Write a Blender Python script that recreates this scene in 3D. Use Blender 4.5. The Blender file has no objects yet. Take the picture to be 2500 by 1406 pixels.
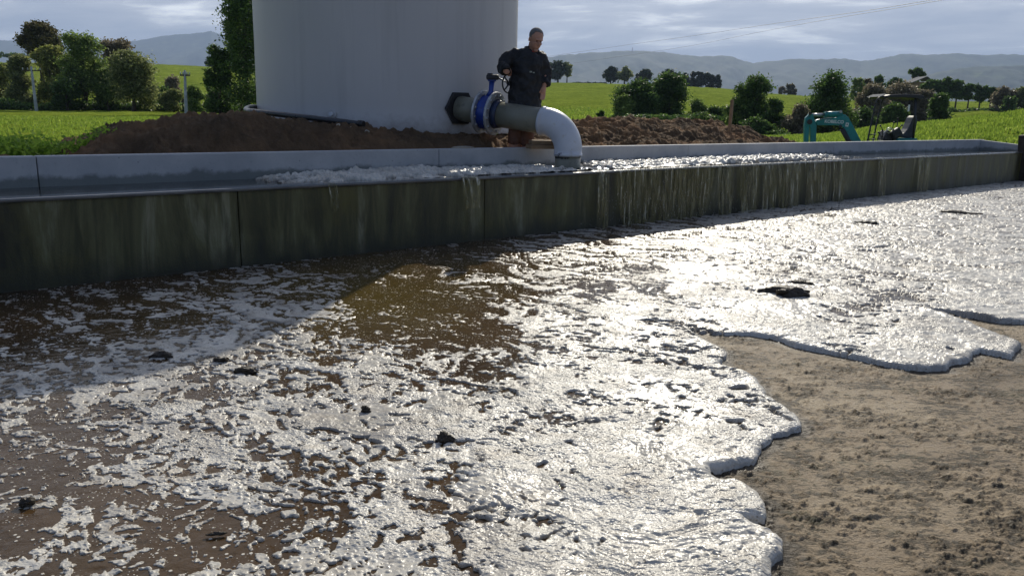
import bpy, bmesh, math, random
import numpy as np
from mathutils import Vector, Matrix
rad = math.radians
# ------------------------------------------------------------------ camera, sky, sun, exposure
HC = 1.3
FPX, CX, CY = 1944.0, 1250.0, 703.0
ROLL = rad(1.1)
PITCH = math.atan((CY - (320 + math.tan(ROLL) * (CX - 3600))) * math.cos(ROLL) / FPX)
SUN_EL, SUN_AZ = rad(31), rad(11)
sc = bpy.context.scene
col = sc.collection
fwd = Vector((0, math.cos(PITCH), -math.sin(PITCH)))
up0 = Vector((0, math.sin(PITCH), math.cos(PITCH)))
rgt = Vector((math.cos(ROLL), 0, 0)) + up0 * math.sin(ROLL)
upv = up0 * math.cos(ROLL) - Vector((math.sin(ROLL), 0, 0))
cd = bpy.data.cameras.new("camera")
cam = bpy.data.objects.new("camera", cd)
col.objects.link(cam)
cam.matrix_world = Matrix(((rgt.x, upv.x, -fwd.x, 0), (rgt.y, upv.y, -fwd.y, 0), (rgt.z, upv.z, -fwd.z, HC), (0, 0, 0, 1)))
cd.sensor_width = 36
cd.lens = FPX / 2500 * 36
cd.clip_start = 0.05
cd.clip_end = 40000
sc.camera = cam
sc.view_settings.view_transform = 'Standard'
sc.view_settings.look = 'None'
sc.view_settings.exposure = 0.12
sc.view_settings.gamma = 1.0
sc.cycles.volume_bounces = 0 if hasattr(sc, 'cycles') else 0

w = bpy.data.worlds.new("World")
sc.world = w
w.use_nodes = True
wn, wl = w.node_tree.nodes, w.node_tree.links
wn.clear()
wo = wn.new('ShaderNodeOutputWorld')
bg = wn.new('ShaderNodeBackground')
sky = wn.new('ShaderNodeTexSky')
sky.sky_type = 'NISHITA'
sky.sun_disc = False
sky.sun_elevation = SUN_EL
sky.sun_rotation = SUN_AZ
sky.air_density = 1.2
sky.dust_density = 0.6
sky.ozone_density = 2.0
bg.inputs['Strength'].default_value = 0.07
tc = wn.new('ShaderNodeTexCoord')
sep = wn.new('ShaderNodeSeparateXYZ')
wl.new(tc.outputs['Generated'], sep.inputs[0])
def wmath(op, a, b=None, c=None):
    n = wn.new('ShaderNodeMath'); n.operation = op
    for i, v in enumerate((a, b, c)):
        if v is None: continue
        if isinstance(v, (int, float)): n.inputs[i].default_value = v
        else: wl.new(v, n.inputs[i])
    return n.outputs[0]
den = wmath('MAXIMUM', wmath('ADD', sep.outputs['Z'], 0.10), 0.03)
cx_ = wmath('DIVIDE', sep.outputs['X'], den)
cy_ = wmath('DIVIDE', sep.outputs['Y'], den)
cmb = wn.new('ShaderNodeCombineXYZ')
wl.new(wmath('ADD', wmath('MULTIPLY', cx_, 0.8), wmath('MULTIPLY', cy_, 0.25)), cmb.inputs[0]); wl.new(wmath('MULTIPLY', cy_, 1.0), cmb.inputs[1])
ns = wn.new('ShaderNodeTexNoise'); ns.inputs['Scale'].default_value = 1.5; ns.inputs['Detail'].default_value = 10; ns.inputs['Roughness'].default_value = 0.58
ns.inputs['Distortion'].default_value = 0.35
wl.new(cmb.outputs[0], ns.inputs['Vector'])
# cloud sheet: thick grey lavender with brighter rents; thinner towards the back of the camera
cr = wn.new('ShaderNodeValToRGB')
cr.color_ramp.elements[0].position = 0.38; cr.color_ramp.elements[0].color = (8.8, 9.3, 10.6, 1)
cr.color_ramp.elements[1].position = 0.66; cr.color_ramp.elements[1].color = (31, 31, 30, 1)
e = cr.color_ramp.elements.new(0.53); e.color = (13.8, 13.9, 14.5, 1)
wl.new(ns.outputs['Fac'], cr.inputs[0])
mx = wn.new('ShaderNodeMix'); mx.data_type = 'RGBA'
fr = wn.new('ShaderNodeMapRange')
wl.new(sep.outputs['Y'], fr.inputs[0])
fr.inputs[1].default_value = 0.2; fr.inputs[2].default_value = 0.72; fr.inputs[3].default_value = 0.08; fr.inputs[4].default_value = 0.96
wl.new(fr.outputs[0], mx.inputs['Factor'])
tint = wn.new('ShaderNodeMix'); tint.data_type = 'RGBA'; tint.blend_type = 'MULTIPLY'; tint.inputs['Factor'].default_value = 1.0
wl.new(sky.outputs[0], tint.inputs['A']); tint.inputs['B'].default_value = (0.54, 0.73, 1.10, 1)
wl.new(tint.outputs['Result'], mx.inputs['A']); wl.new(cr.outputs[0], mx.inputs['B'])
wl.new(mx.outputs['Result'], bg.inputs['Color'])
wl.new(bg.outputs[0], wo.inputs[0])

sl = bpy.data.lights.new("sun", 'SUN')
sl.energy = 4.8; sl.angle = rad(0.5); sl.color = (1.0, 0.93, 0.79)
so = bpy.data.objects.new("sun", sl); col.objects.link(so)
sd = Vector((math.sin(SUN_AZ) * math.cos(SUN_EL), math.cos(SUN_AZ) * math.cos(SUN_EL), math.sin(SUN_EL)))
so.rotation_euler = sd.to_track_quat('Z', 'Y').to_euler()

# ------------------------------------------------------------------ placement helpers
CAM = Vector((0, 0, HC))
def ray(x, y):
    return rgt * ((x - CX) / FPX) - upv * ((y - CY) / FPX) + fwd
def at(x, y, d):
    v = ray(x, y); return CAM + v * (d / v.y)
def onz(x, y, z=0.0):
    v = ray(x, y); return CAM + v * ((z - HC) / v.z)
_u = ray(3600, 320)
U = Vector((_u.x, _u.y, 0)).normalized()          # along the wall, away to the right
N = Vector((U.y, -U.x, 0))                        # from the wall towards the yard
def st(s, t, z=0.0): return U * s + N * t + Vector((0, 0, z))
def ont(x, y, t):
    v = ray(x, y); k = t / (v.x * N.x + v.y * N.y); return CAM + v * k
TF, TB = -6.385, -7.38
LIP, BTOP, SEND = 0.662, 0.887, 20.6

def tag(o, label=None, cat=None, group=None, kind=None):
    if label: o['label'] = label
    if cat: o['category'] = cat
    if group: o['group'] = group
    if kind: o['kind'] = kind
    return o
def empty(name, loc, label, cat, group=None):
    o = bpy.data.objects.new(name, None); o.location = loc; o.empty_display_size = 0.2
    col.objects.link(o)
    return tag(o, label, cat, group)
def link(name, me, mat=None, parent=None):
    o = bpy.data.objects.new(name, me); col.objects.link(o)
    if mat: me.materials.append(mat)
    if parent is not None:
        o.parent = parent
        o.matrix_parent_inverse = Matrix.Translation(-ploc(parent))
    return o
def ploc(p):
    return Vector(p.location) if p.type == 'EMPTY' else Vector((0, 0, 0))
def mesh_np(name, verts, faces, smooth=True):
    """verts (n,3), faces (m,k) arrays -> mesh"""
    me = bpy.data.meshes.new(name)
    verts = np.asarray(verts, np.float32); faces = np.asarray(faces, np.int32)
    k = faces.shape[1]; m = len(faces)
    me.vertices.add(len(verts)); me.vertices.foreach_set('co', verts.ravel())
    me.loops.add(m * k); me.loops.foreach_set('vertex_index', faces.ravel())
    me.polygons.add(m); me.polygons.foreach_set('loop_start', np.arange(0, m * k, k, dtype=np.int32))
    me.polygons.foreach_set('loop_total', np.full(m, k, np.int32))
    me.polygons.foreach_set('use_smooth', np.full(m, smooth))
    me.update(); me.validate(clean_customdata=False)
    return me
def grid_faces(nr, nc, keep=None):
    i = np.arange(nr * nc).reshape(nr, nc)
    f = np.stack([i[:-1, :-1], i[:-1, 1:], i[1:, 1:], i[1:, :-1]], -1).reshape(-1, 4)
    if keep is not None:
        kk = keep.reshape(nr, nc); k = (kk[:-1, :-1] | kk[:-1, 1:] | kk[1:, 1:] | kk[1:, :-1]).reshape(-1)
        f = f[k]
    return f
def compact(v, f, extra=()):
    used = np.zeros(len(v), bool); used[f.ravel()] = True
    idx = np.cumsum(used) - 1
    return v[used], idx[f], [e[used] for e in extra]

# ------------------------------------------------------------------ numpy noise
_rng = np.random.RandomState(5)
_P = _rng.permutation(256); _P = np.concatenate([_P, _P, _P])
_A = _rng.rand(256) * 2 * np.pi; _GX, _GY = np.cos(_A), np.sin(_A)
_JX, _JY = _rng.rand(256), _rng.rand(256)
def perlin(x, y, seed=0):
    x = x + seed * 17.31; y = y + seed * 9.77
    xi = np.floor(x).astype(np.int64); yi = np.floor(y).astype(np.int64)
    fx = x - xi; fy = y - yi
    ux = fx * fx * fx * (fx * (fx * 6 - 15) + 10); uy = fy * fy * fy * (fy * (fy * 6 - 15) + 10)
    def g(a, b, dx, dy):
        h = _P[(_P[a & 255] + b) & 255]; return _GX[h] * dx + _GY[h] * dy
    a = g(xi, yi, fx, fy); b = g(xi + 1, yi, fx - 1, fy); c = g(xi, yi + 1, fx, fy - 1); d = g(xi + 1, yi + 1, fx - 1, fy - 1)
    return (a + (b - a) * ux) * (1 - uy) + (c + (d - c) * ux) * uy
def fbm(x, y, oct=4, seed=0, r=0.5):
    o = 0; a = 1.0
    for i in range(oct):
        o = o + a * perlin(x, y, seed + i * 3); x = x * 2.03; y = y * 2.03; a *= r
    return o
def worley(x, y, seed=0):
    x = x + seed * 5.1; y = y + seed * 3.3
    xi = np.floor(x).astype(np.int64); yi = np.floor(y).astype(np.int64)
    best = np.full(x.shape, 9.0)
    for dx in (-1, 0, 1):
        for dy in (-1, 0, 1):
            a, b = xi + dx, yi + dy
            h = _P[(_P[a & 255] + b) & 255]
            d = (a + _JX[h] - x) ** 2 + (b + _JY[h] - y) ** 2
            best = np.minimum(best, d)
    return np.sqrt(best)
def uniformize(v):
    q = np.quantile(v[:: max(1, len(v) // 20000)], np.linspace(0, 1, 65))
    return np.interp(v, q, np.linspace(0, 1, 65))
def sstep(a, b, x):
    t = np.clip((x - a) / (b - a), 0, 1); return t * t * (3 - 2 * t)
def idw(xs, ys, pts, p=3.0):
    nu = np.zeros(xs.shape); de = np.zeros(xs.shape)
    for (a, b, v) in pts:
        ww = 1.0 / (((xs - a) ** 2 + (ys - b) ** 2) ** (p / 2) + 1e-5)
        nu += ww * v; de += ww
    return nu / de

# ------------------------------------------------------------------ materials
class NT:
    def __init__(s, name):
        s.m = bpy.data.materials.new(name); s.m.use_nodes = True
        s.n = s.m.node_tree.nodes; s.l = s.m.node_tree.links
        s.b = s.n['Principled BSDF']; s.out = s.n['Material Output']
        s.geo = s.n.new('ShaderNodeNewGeometry')
        s.tc = s.n.new('ShaderNodeTexCoord')
    def _in(s, sock, v):
        if isinstance(v, bpy.types.NodeSocket): s.l.new(v, sock)
        else:
            try: sock.default_value = v
            except Exception: sock.default_value = (*v, 1)
    def map(s, scale=(1, 1, 1), rot=(0, 0, 0), src=None):
        n = s.n.new('ShaderNodeMapping'); n.inputs['Scale'].default_value = scale; n.inputs['Rotation'].default_value = rot
        s.l.new(src or s.geo.outputs['Position'], n.inputs[0]); return n.outputs[0]
    def noise(s, vec, scale, detail=4, rough=.55, dist=0.0):
        n = s.n.new('ShaderNodeTexNoise'); s.l.new(vec, n.inputs['Vector'])
        n.inputs['Scale'].default_value = scale; n.inputs['Detail'].default_value = detail
        n.inputs['Roughness'].default_value = rough; n.inputs['Distortion'].default_value = dist
        return n.outputs['Fac']
    def vor(s, vec, scale, feat='F1', out='Distance', rnd=1.0):
        n = s.n.new('ShaderNodeTexVoronoi'); n.feature = feat; s.l.new(vec, n.inputs['Vector'])
        n.inputs['Scale'].default_value = scale; n.inputs['Randomness'].default_value = rnd
        return n.outputs[out]
    def ramp(s, fac, stops):
        n = s.n.new('ShaderNodeValToRGB'); r = n.color_ramp
        while len(r.elements) < len(stops): r.elements.new(0.5)
        for e, (p, c) in zip(r.elements, stops):
            e.position = p; e.color = (*c, 1) if len(c) == 3 else c
        s.l.new(fac, n.inputs[0]); return n.outputs[0]
    def mr(s, fac, a, b, c=0.0, d=1.0):
        n = s.n.new('ShaderNodeMapRange'); s.l.new(fac, n.inputs[0])
        for i, v in enumerate((a, b, c, d)): n.inputs[i + 1].default_value = v
        return n.outputs[0]
    def math(s, op, a, b=0.0):
        n = s.n.new('ShaderNodeMath'); n.operation = op; s._in(n.inputs[0], a); s._in(n.inputs[1], b); return n.outputs[0]
    def mix(s, f, a, b, mode='MIX'):
        n = s.n.new('ShaderNodeMix'); n.data_type = 'RGBA'; n.blend_type = mode
        s._in(n.inputs['Factor'], f); s._in(n.inputs['A'], a); s._in(n.inputs['B'], b); return n.outputs['Result']
    def attr(s, name):
        n = s.n.new('ShaderNodeAttribute'); n.attribute_name = name; return n.outputs['Fac']
    def bump(s, h, strength=.5, dist=.01, normal=None):
        n = s.n.new('ShaderNodeBump'); s.l.new(h, n.inputs['Height']); n.inputs['Strength'].default_value = strength
        n.inputs['Distance'].default_value = dist
        if normal: s.l.new(normal, n.inputs['Normal'])
        return n.outputs[0]
    def set(s, **k):
        nm = dict(base='Base Color', rough='Roughness', metal='Metallic', spec='Specular IOR Level', normal='Normal', trans='Transmission Weight', alpha='Alpha', coat='Coat Weight', sss='Subsurface Weight', ior='IOR')
        for a, v in k.items(): s._in(s.b.inputs[nm[a]], v)
        return s.m

def simple(name, c, rough=.5, metal=0.0, var=.25, vs=6.0, bump=0.0, bs=40.0, spec=.5, wear=None):
    t = NT(name); p = t.map()
    f = t.noise(p, vs, 5)
    a = tuple(x * (1 - var) for x in c); b = tuple(min(1, x * (1 + var)) for x in c)
    base = t.ramp(f, [(.3, a), (.7, b)])
    if wear:
        g = t.noise(p, vs * 3.1, 6, .7)
        base = t.mix(t.mr(g, .56, .66), base, wear)
    k = dict(base=base, rough=t.mr(t.noise(p, vs * 2.3, 4), .3, .7, max(0.03, rough - .1), min(1, rough + .12)), metal=metal, spec=spec)
    if bump: k['normal'] = t.bump(t.noise(p, bs, 5, .6), bump, .01)
    return t.set(**k)

def foam_mat(name, tint=(0.56, 0.53, 0.465), fine=1.0):
    t = NT(name); p = t.geo.outputs['Position']
    ps = t.map((1, 1, .4))
    loose = t.attr('loose')
    n1 = t.noise(p, 38, 5, .65)
    v1 = t.vor(p, 95); v2 = t.vor(p, 58)
    cellr = t.noise(p, 9, 3)
    pit = t.math('MULTIPLY', t.mr(v2, .30, .14), t.mr(cellr, .44, .56))
    pit = t.math('MULTIPLY', pit, t.mr(loose, .05, .5, .15, .95))
    big = t.noise(t.map((1, 1, 1)), 2.3, 5, .6)
    warm = t.noise(p, 5.5, 4, .6)
    c = t.ramp(big, [(.3, tuple(x * .62 for x in tint)), (.55, tint), (.75, tuple(min(.9, x * 1.06) for x in tint))])
    c = t.mix(t.mr(warm, .53, .74, 0, .42), c, (.36, .28, .19))
    c = t.mix(pit, c, (.13, .10, .06))
    c = t.mix(t.attr('film'), c, (.21, .185, .16))
    thin = t.mr(t.attr('hgt'), .0, .7, .72, 0)
    c = t.mix(thin, c, (.22, .18, .13))
    h = t.math('ADD', t.math('MULTIPLY', n1, .8), t.math('MULTIPLY', v1, .5))
    h = t.math('SUBTRACT', h, t.math('MULTIPLY', pit, .6))
    cal = t.mr(t.noise(p, 2.2, 4, .6), .38, .62, .18, 1.25)
    h = t.math('MULTIPLY', h, cal)
    nb = t.bump(h, .8, .008)
    med = t.noise(t.map((1.0, 1.0, 1.0), (0, 0, rad(-40))), 13, 4, .6, .4)
    nb = t.bump(t.math('MULTIPLY', med, cal), .6, .03, nb)
    return t.set(base=c, rough=t.mr(n1, .35, .65, .22, .50), spec=.27, normal=nb)
M = {}
M['foam'] = foam_mat('foam_material')
def water_mat():
    t = NT('murky_water_material'); p = t.geo.outputs['Position']
    c = t.ramp(t.noise(p, 1.4, 5), [(.35, (.042, .025, .011)), (.65, (.080, .047, .020))])
    c = t.mix(t.attr('silt'), c, (.085, .058, .014))
    c = t.mix(t.mr(t.noise(p, 30, 4, .7), .57, .66, 0, .6), c, (.02, .013, .007))
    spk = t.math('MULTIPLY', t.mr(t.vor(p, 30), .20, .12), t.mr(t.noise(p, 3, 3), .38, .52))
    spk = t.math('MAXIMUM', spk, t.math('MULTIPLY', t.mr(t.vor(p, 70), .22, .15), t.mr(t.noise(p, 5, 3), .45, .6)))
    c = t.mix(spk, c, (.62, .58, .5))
    h = t.noise(t.map((1, 1, 1), (0, 0, .7)), 16, 5, .55, .5)
    nb = t.bump(h, .32, .02)
    nb = t.bump(spk, .5, .006, nb)
    return t.set(base=c, rough=.055, normal=nb, spec=.12)
M['water'] = water_mat()
def yard_mat():
    t = NT('dunged_concrete_material'); p = t.geo.outputs['Position']
    ps = t.map((1.0, 1.6, 1), (0, 0, rad(12)))
    big = t.noise(p, .9, 6, .6)
    c = t.ramp(big, [(.3, (.155, .11, .062)), (.5, (.245, .182, .11)), (.72, (.345, .27, .17))])
    d1 = t.noise(ps, 24, 9, .74, .5)
    d2 = t.noise(ps, 4.2, 6, .62)
    mask = t.math('ADD', d1, t.math('MULTIPLY', t.math('SUBTRACT', d2, .5), .75))
    c = t.mix(t.mr(mask, .50, .60, 0, .88), c, (.050, .037, .018))
    gr = t.math('MULTIPLY', t.mr(t.noise(p, 2.6, 4), .56, .68, 0, .7), t.mr(d1, .45, .6))
    c = t.mix(gr, c, (.075, .075, .022))
    c = t.mix(t.mr(t.noise(p, 70, 3), .66, .72, 0, .4), c, (.5, .45, .36))
    c = t.mix(t.attr('wet_shade'), c, (.07, .052, .032))  # contact shade beside the foam, mixed dark into the base colour
    h = t.math('ADD', t.math('MULTIPLY', t.mr(mask, .5, .68), .9), t.noise(p, 90, 4, .7))
    return t.set(base=c, rough=t.math('SUBTRACT', t.mr(d1, .4, .65, .75, .5), t.math('MULTIPLY', t.attr('wet_shade'), .25)), spec=.3, normal=t.bump(h, .8, .012))
M['yard'] = yard_mat()
def stained_wall():
    t = NT('algae_stained_concrete_material')
    # rotate so that x runs along the wall
    a = math.atan2(U.y, U.x)
    pv = t.n.new('ShaderNodeVectorRotate'); pv.rotation_type = 'Z_AXIS'; pv.inputs['Angle'].default_value = -a
    t.l.new(t.geo.outputs['Position'], pv.inputs['Vector'])
    P = pv.outputs[0]
    s1 = t.noise(t.map((1, 1, .16), src=P), 3.4, 8, .64, .55)
    s2 = t.noise(t.map((1, 1, .12), src=P), 9, 7, .68, .5)
    s3 = t.noise(t.map((1, 1, .6), src=P), 1.8, 5, .6)
    c = t.ramp(s1, [(.34, (.020, .019, .006)), (.45, (.058, .055, .016)), (.56, (.125, .118, .048)), (.68, (.28, .265, .165))])
    c = t.mix(t.mr(s2, .50, .62, 0, .75), c, (.040, .036, .010))
    c = t.mix(t.mr(s3, .52, .66, 0, .6), c, (.12, .105, .018))
    sz = t.n.new('ShaderNodeSeparateXYZ'); t.l.new(P, sz.inputs[0])
    low = t.mr(t.math('ADD', sz.outputs[2], t.math('MULTIPLY', t.noise(P, 6, 5), .25)), .12, .36, .9, 0)
    c = t.mix(low, c, (.018, .018, .010))
    h = t.math('ADD', t.noise(P, 60, 5, .7), t.math('MULTIPLY', s1, 2.0))
    return t.set(base=c, rough=t.mr(s1, .35, .6, .28, .62), spec=.5, normal=t.bump(h, .5, .012))
M['stain'] = stained_wall()
def concrete():
    t = NT('precast_concrete_material'); p = t.geo.outputs['Position']
    b = t.noise(p, 1.6, 7, .62); f = t.noise(p, 34, 6, .7)
    c = t.ramp(b, [(.3, (.34, .345, .35)), (.55, (.45, .45, .445)), (.75, (.53, .52, .50))])
    c = t.mix(t.mr(f, .58, .7, 0, .35), c, (.15, .16, .16))
    sz = t.n.new('ShaderNodeSeparateXYZ'); t.l.new(p, sz.inputs[0])
    wet_shade = t.mr(t.math('ADD', sz.outputs[2], t.math('MULTIPLY', t.noise(p, 3.5, 6, .65), .22)), .80, .84, .7, 0)
    c = t.mix(wet_shade, c, (.09, .105, .085))
    v = t.mr(t.vor(p, 9), .08, .04, 0, .5)
    c = t.mix(v, c, (.10, .11, .11))
    return t.set(base=c, rough=.82, normal=t.bump(t.math('ADD', f, t.math('MULTIPLY', v, -.8)), .35, .008))
M['concrete'] = concrete()
def grass_mat(name, a, b, c2, sc_=1.0):
    t = NT(name); p = t.geo.outputs['Position']
    n1 = t.noise(t.map((1, 2.0, 1)), .10 * sc_, 6, .6); n2 = t.noise(t.map((1, 1.6, 1)), 1.3 * sc_, 6, .7); n3 = t.noise(p, 14 * sc_, 4, .7)
    c = t.ramp(n1, [(.35, a), (.6, b)])
    c = t.mix(t.mr(n2, .50, .66, 0, .75), c, c2)
    n4 = t.noise(t.map((1, 2.6, 1), (0, 0, .15)), .55 * sc_, 6, .68, .6)
    c = t.mix(t.mr(n4, .50, .62, 0, .7), c, tuple(x * .75 for x in c2))
    c = t.mix(t.mr(n3, .5, .7, 0, .4), c, tuple(x * 1.35 for x in b))
    h = t.math('ADD', t.math('ADD', t.math('MULTIPLY', n2, 2.2), n3), t.math('MULTIPLY', n4, -5.0))
    nrm = t.bump(h, .8, .11)
    t.set(base=c, rough=1.0, spec=0.0, normal=nrm)
    tr = t.n.new('ShaderNodeBsdfTranslucent'); t._in(tr.inputs['Color'], c); 
    return t.m
M['grass'] = grass_mat('pasture_material', (.16, .215, .026), (.27, .33, .046), (.085, .135, .018))
def soil_mat():
    t = NT('dug_soil_material'); p = t.geo.outputs['Position']
    n1 = t.noise(p, 1.1, 6, .6); n2 = t.noise(p, 8, 7, .7); n3 = t.noise(p, 40, 5, .7)
    c = t.ramp(n1, [(.32, (.075, .052, .032)), (.5, (.145, .092, .052)), (.66, (.24, .135, .068)), (.8, (.23, .175, .115))])
    c = t.mix(t.mr(n2, .52, .70, 0, .7), c, (.065, .045, .028))
    c = t.mix(t.mr(n3, .60, .72, 0, .5), c, (.26, .18, .10))
    return t.set(base=c, rough=.95, spec=.15, normal=t.bump(t.math('ADD', n2, t.math('MULTIPLY', n3, .5)), 1.0, .05))
M['soil'] = soil_mat()
def leaf_mat(name, dark, light, tip=None, trans=.35):
    t = NT(name)
    geo = t.geo.outputs['Random Per Island']
    nz = t.noise(t.tc.outputs['Object'], .9, 3)
    f = t.math('ADD', t.math('MULTIPLY', geo, .55), t.math('MULTIPLY', nz, .6))
    st_ = [(.25, dark), (.8, light)]
    if tip: st_.append((.93, tip))
    c = t.ramp(f, st_)
    t.set(base=c, rough=.55, spec=.3)
    tr = t.n.new('ShaderNodeBsdfTranslucent'); t.l.new(c, tr.inputs['Color'])
    ms = t.n.new('ShaderNodeMixShader'); ms.inputs[0].default_value = trans
    t.l.new(t.b.outputs[0], ms.inputs[1]); t.l.new(tr.outputs[0], ms.inputs[2]); t.l.new(ms.outputs[0], t.out.inputs[0])
    return t.m
M['lf_dark'] = leaf_mat('dark_leaf_material', (.030, .068, .018), (.12, .20, .042), (.22, .31, .08), .48)
M['lf_green'] = leaf_mat('green_leaf_material', (.060, .11, .024), (.25, .34, .08), (.38, .46, .14), .52)
M['lf_olive'] = leaf_mat('olive_leaf_material', (.075, .105, .030), (.30, .33, .12), (.52, .50, .24), .52)
M['lf_gold'] = leaf_mat('golden_leaf_material', (.095, .13, .028), (.37, .38, .10), (.54, .50, .18), .54)
M['lf_brown'] = leaf_mat('autumn_leaf_material', (.10, .088, .055), (.29, .25, .165), (.44, .39, .27), .45)
M['lf_red'] = leaf_mat('russet_leaf_material', (.045, .052, .020), (.15, .135, .05), (.30, .19, .085), .42)
M['lf_blue'] = leaf_mat('pine_needle_material', (.020, .036, .024), (.07, .10, .055), None, .3)
M['weed'] = leaf_mat('weed_leaf_material', (.14, .26, .03), (.36, .52, .07), (.5, .6, .16), .6)
M['bark'] = simple('bark_material', (.07, .052, .035), .9, var=.5, vs=5, bump=.6, bs=20)
M['tank'] = simple('tank_plastic_material', (.50, .49, .485), .48, var=.06, vs=.8, bump=.04, bs=14)
tt = NT('tank_plastic_material'); p_ = tt.geo.outputs['Position']
cc = tt.ramp(tt.noise(tt.map((1, 1, .5)), .9, 5), [(.3, (.47, .465, .46)), (.7, (.53, .52, .505))])
cc = tt.mix(tt.mr(tt.noise(tt.map((1, 1, .05)), 5, 6, .65), .52, .68, 0, .22), cc, (.27, .27, .265))
szz = tt.n.new('ShaderNodeSeparateXYZ'); tt.l.new(p_, szz.inputs[0])
cc = tt.mix(tt.mr(tt.math('ADD', szz.outputs[2], tt.math('MULTIPLY', tt.noise(p_, 7, 7, .7), .5)), 1.28, 1.5, .55, 0), cc, (.17, .125, .085))
M['tank'] = tt.set(base=cc, rough=.5, spec=.4, normal=tt.bump(tt.noise(p_, 3, 4), .05, .02))
M['black'] = simple('black_plastic_material', (.014, .014, .015), .45, var=.3)
M['hose'] = simple('black_hose_material', (.03, .032, .034), .35, var=.4, vs=5)
M['olivepvc'] = simple('olive_grey_pipe_material', (.20, .195, .145), .42, var=.12, vs=3, bump=.05, wear=(.13, .125, .09))
M['white'] = simple('white_pipe_fitting_material', (.56, .58, .61), .38, var=.08, vs=5, wear=(.50, .49, .46), bump=.05)
M['blue'] = simple('blue_enamel_material', (.012, .045, .26), .35, var=.25, vs=8, wear=(.02, .03, .08))
M['navy'] = simple('navy_enamel_material', (.010, .022, .06), .4, var=.3)
M['galv'] = simple('galvanised_steel_material', (.42, .44, .45), .48, .55, var=.35, vs=14, wear=(.16, .16, .15), bump=.1)
M['steel'] = simple('dull_steel_material', (.35, .36, .37), .35, .8, var=.2)
M['castiron'] = simple('black_cast_iron_material', (.016, .017, .02), .5, .1, var=.4, bump=.15)
M['teal'] = simple('teal_machine_paint_material', (.008, .21, .22), .38, var=.18, vs=4, wear=(.02, .09, .09))
M['darkframe'] = simple('dark_machine_frame_material', (.022, .022, .026), .5, var=.3)
M['rubber'] = simple('rubber_track_material', (.02, .019, .018), .85, var=.4, vs=12, bump=.3)
M['vinyl'] = simple('grey_seat_vinyl_material', (.05, .055, .07), .55, var=.2, vs=9)
M['decal'] = simple('white_decal_material', (.75, .76, .76), .5, var=.03)
M['wood'] = simple('weathered_wood_material', (.26, .17, .09), .8, var=.35, vs=9, bump=.4, bs=30)
M['darkwood'] = simple('dark_post_wood_material', (.035, .026, .018), .85, var=.4, vs=9, bump=.4)
M['polec'] = simple('utility_pole_concrete_material', (.40, .42, .40), .85, var=.2, vs=3, bump=.2)
M['stone'] = simple('pale_stone_material', (.38, .34, .27), .85, var=.3, vs=14, bump=.4)
M['skin'] = simple('skin_material', (.47, .245, .16), .55, var=.12, vs=14)
M['coat'] = simple('waxed_coat_material', (.009, .010, .012), .68, var=.35, vs=7, bump=.5, bs=16)
M['shorts'] = simple('muddy_rust_shorts_material', (.12, .055, .032), .85, var=.25, vs=12)
M['boot'] = simple('black_gumboot_material', (.02, .02, .018), .4, var=.3)
M['hair'] = simple('grey_hair_material', (.16, .155, .15), .8, var=.3, vs=60, bump=.7, bs=150)
M['shirt'] = simple('red_shirt_material', (.30, .03, .02), .8, var=.2)
M['mark'] = simple('faded_print_material', (.30, .33, .28), .7, var=.1)
M['rooftin'] = simple('weathered_tin_material', (.16, .165, .17), .95, var=.2, spec=.1)
M['dung'] = simple('dung_material', (.035, .024, .012), .55, var=.5, vs=30, bump=.8, bs=60)

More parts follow.
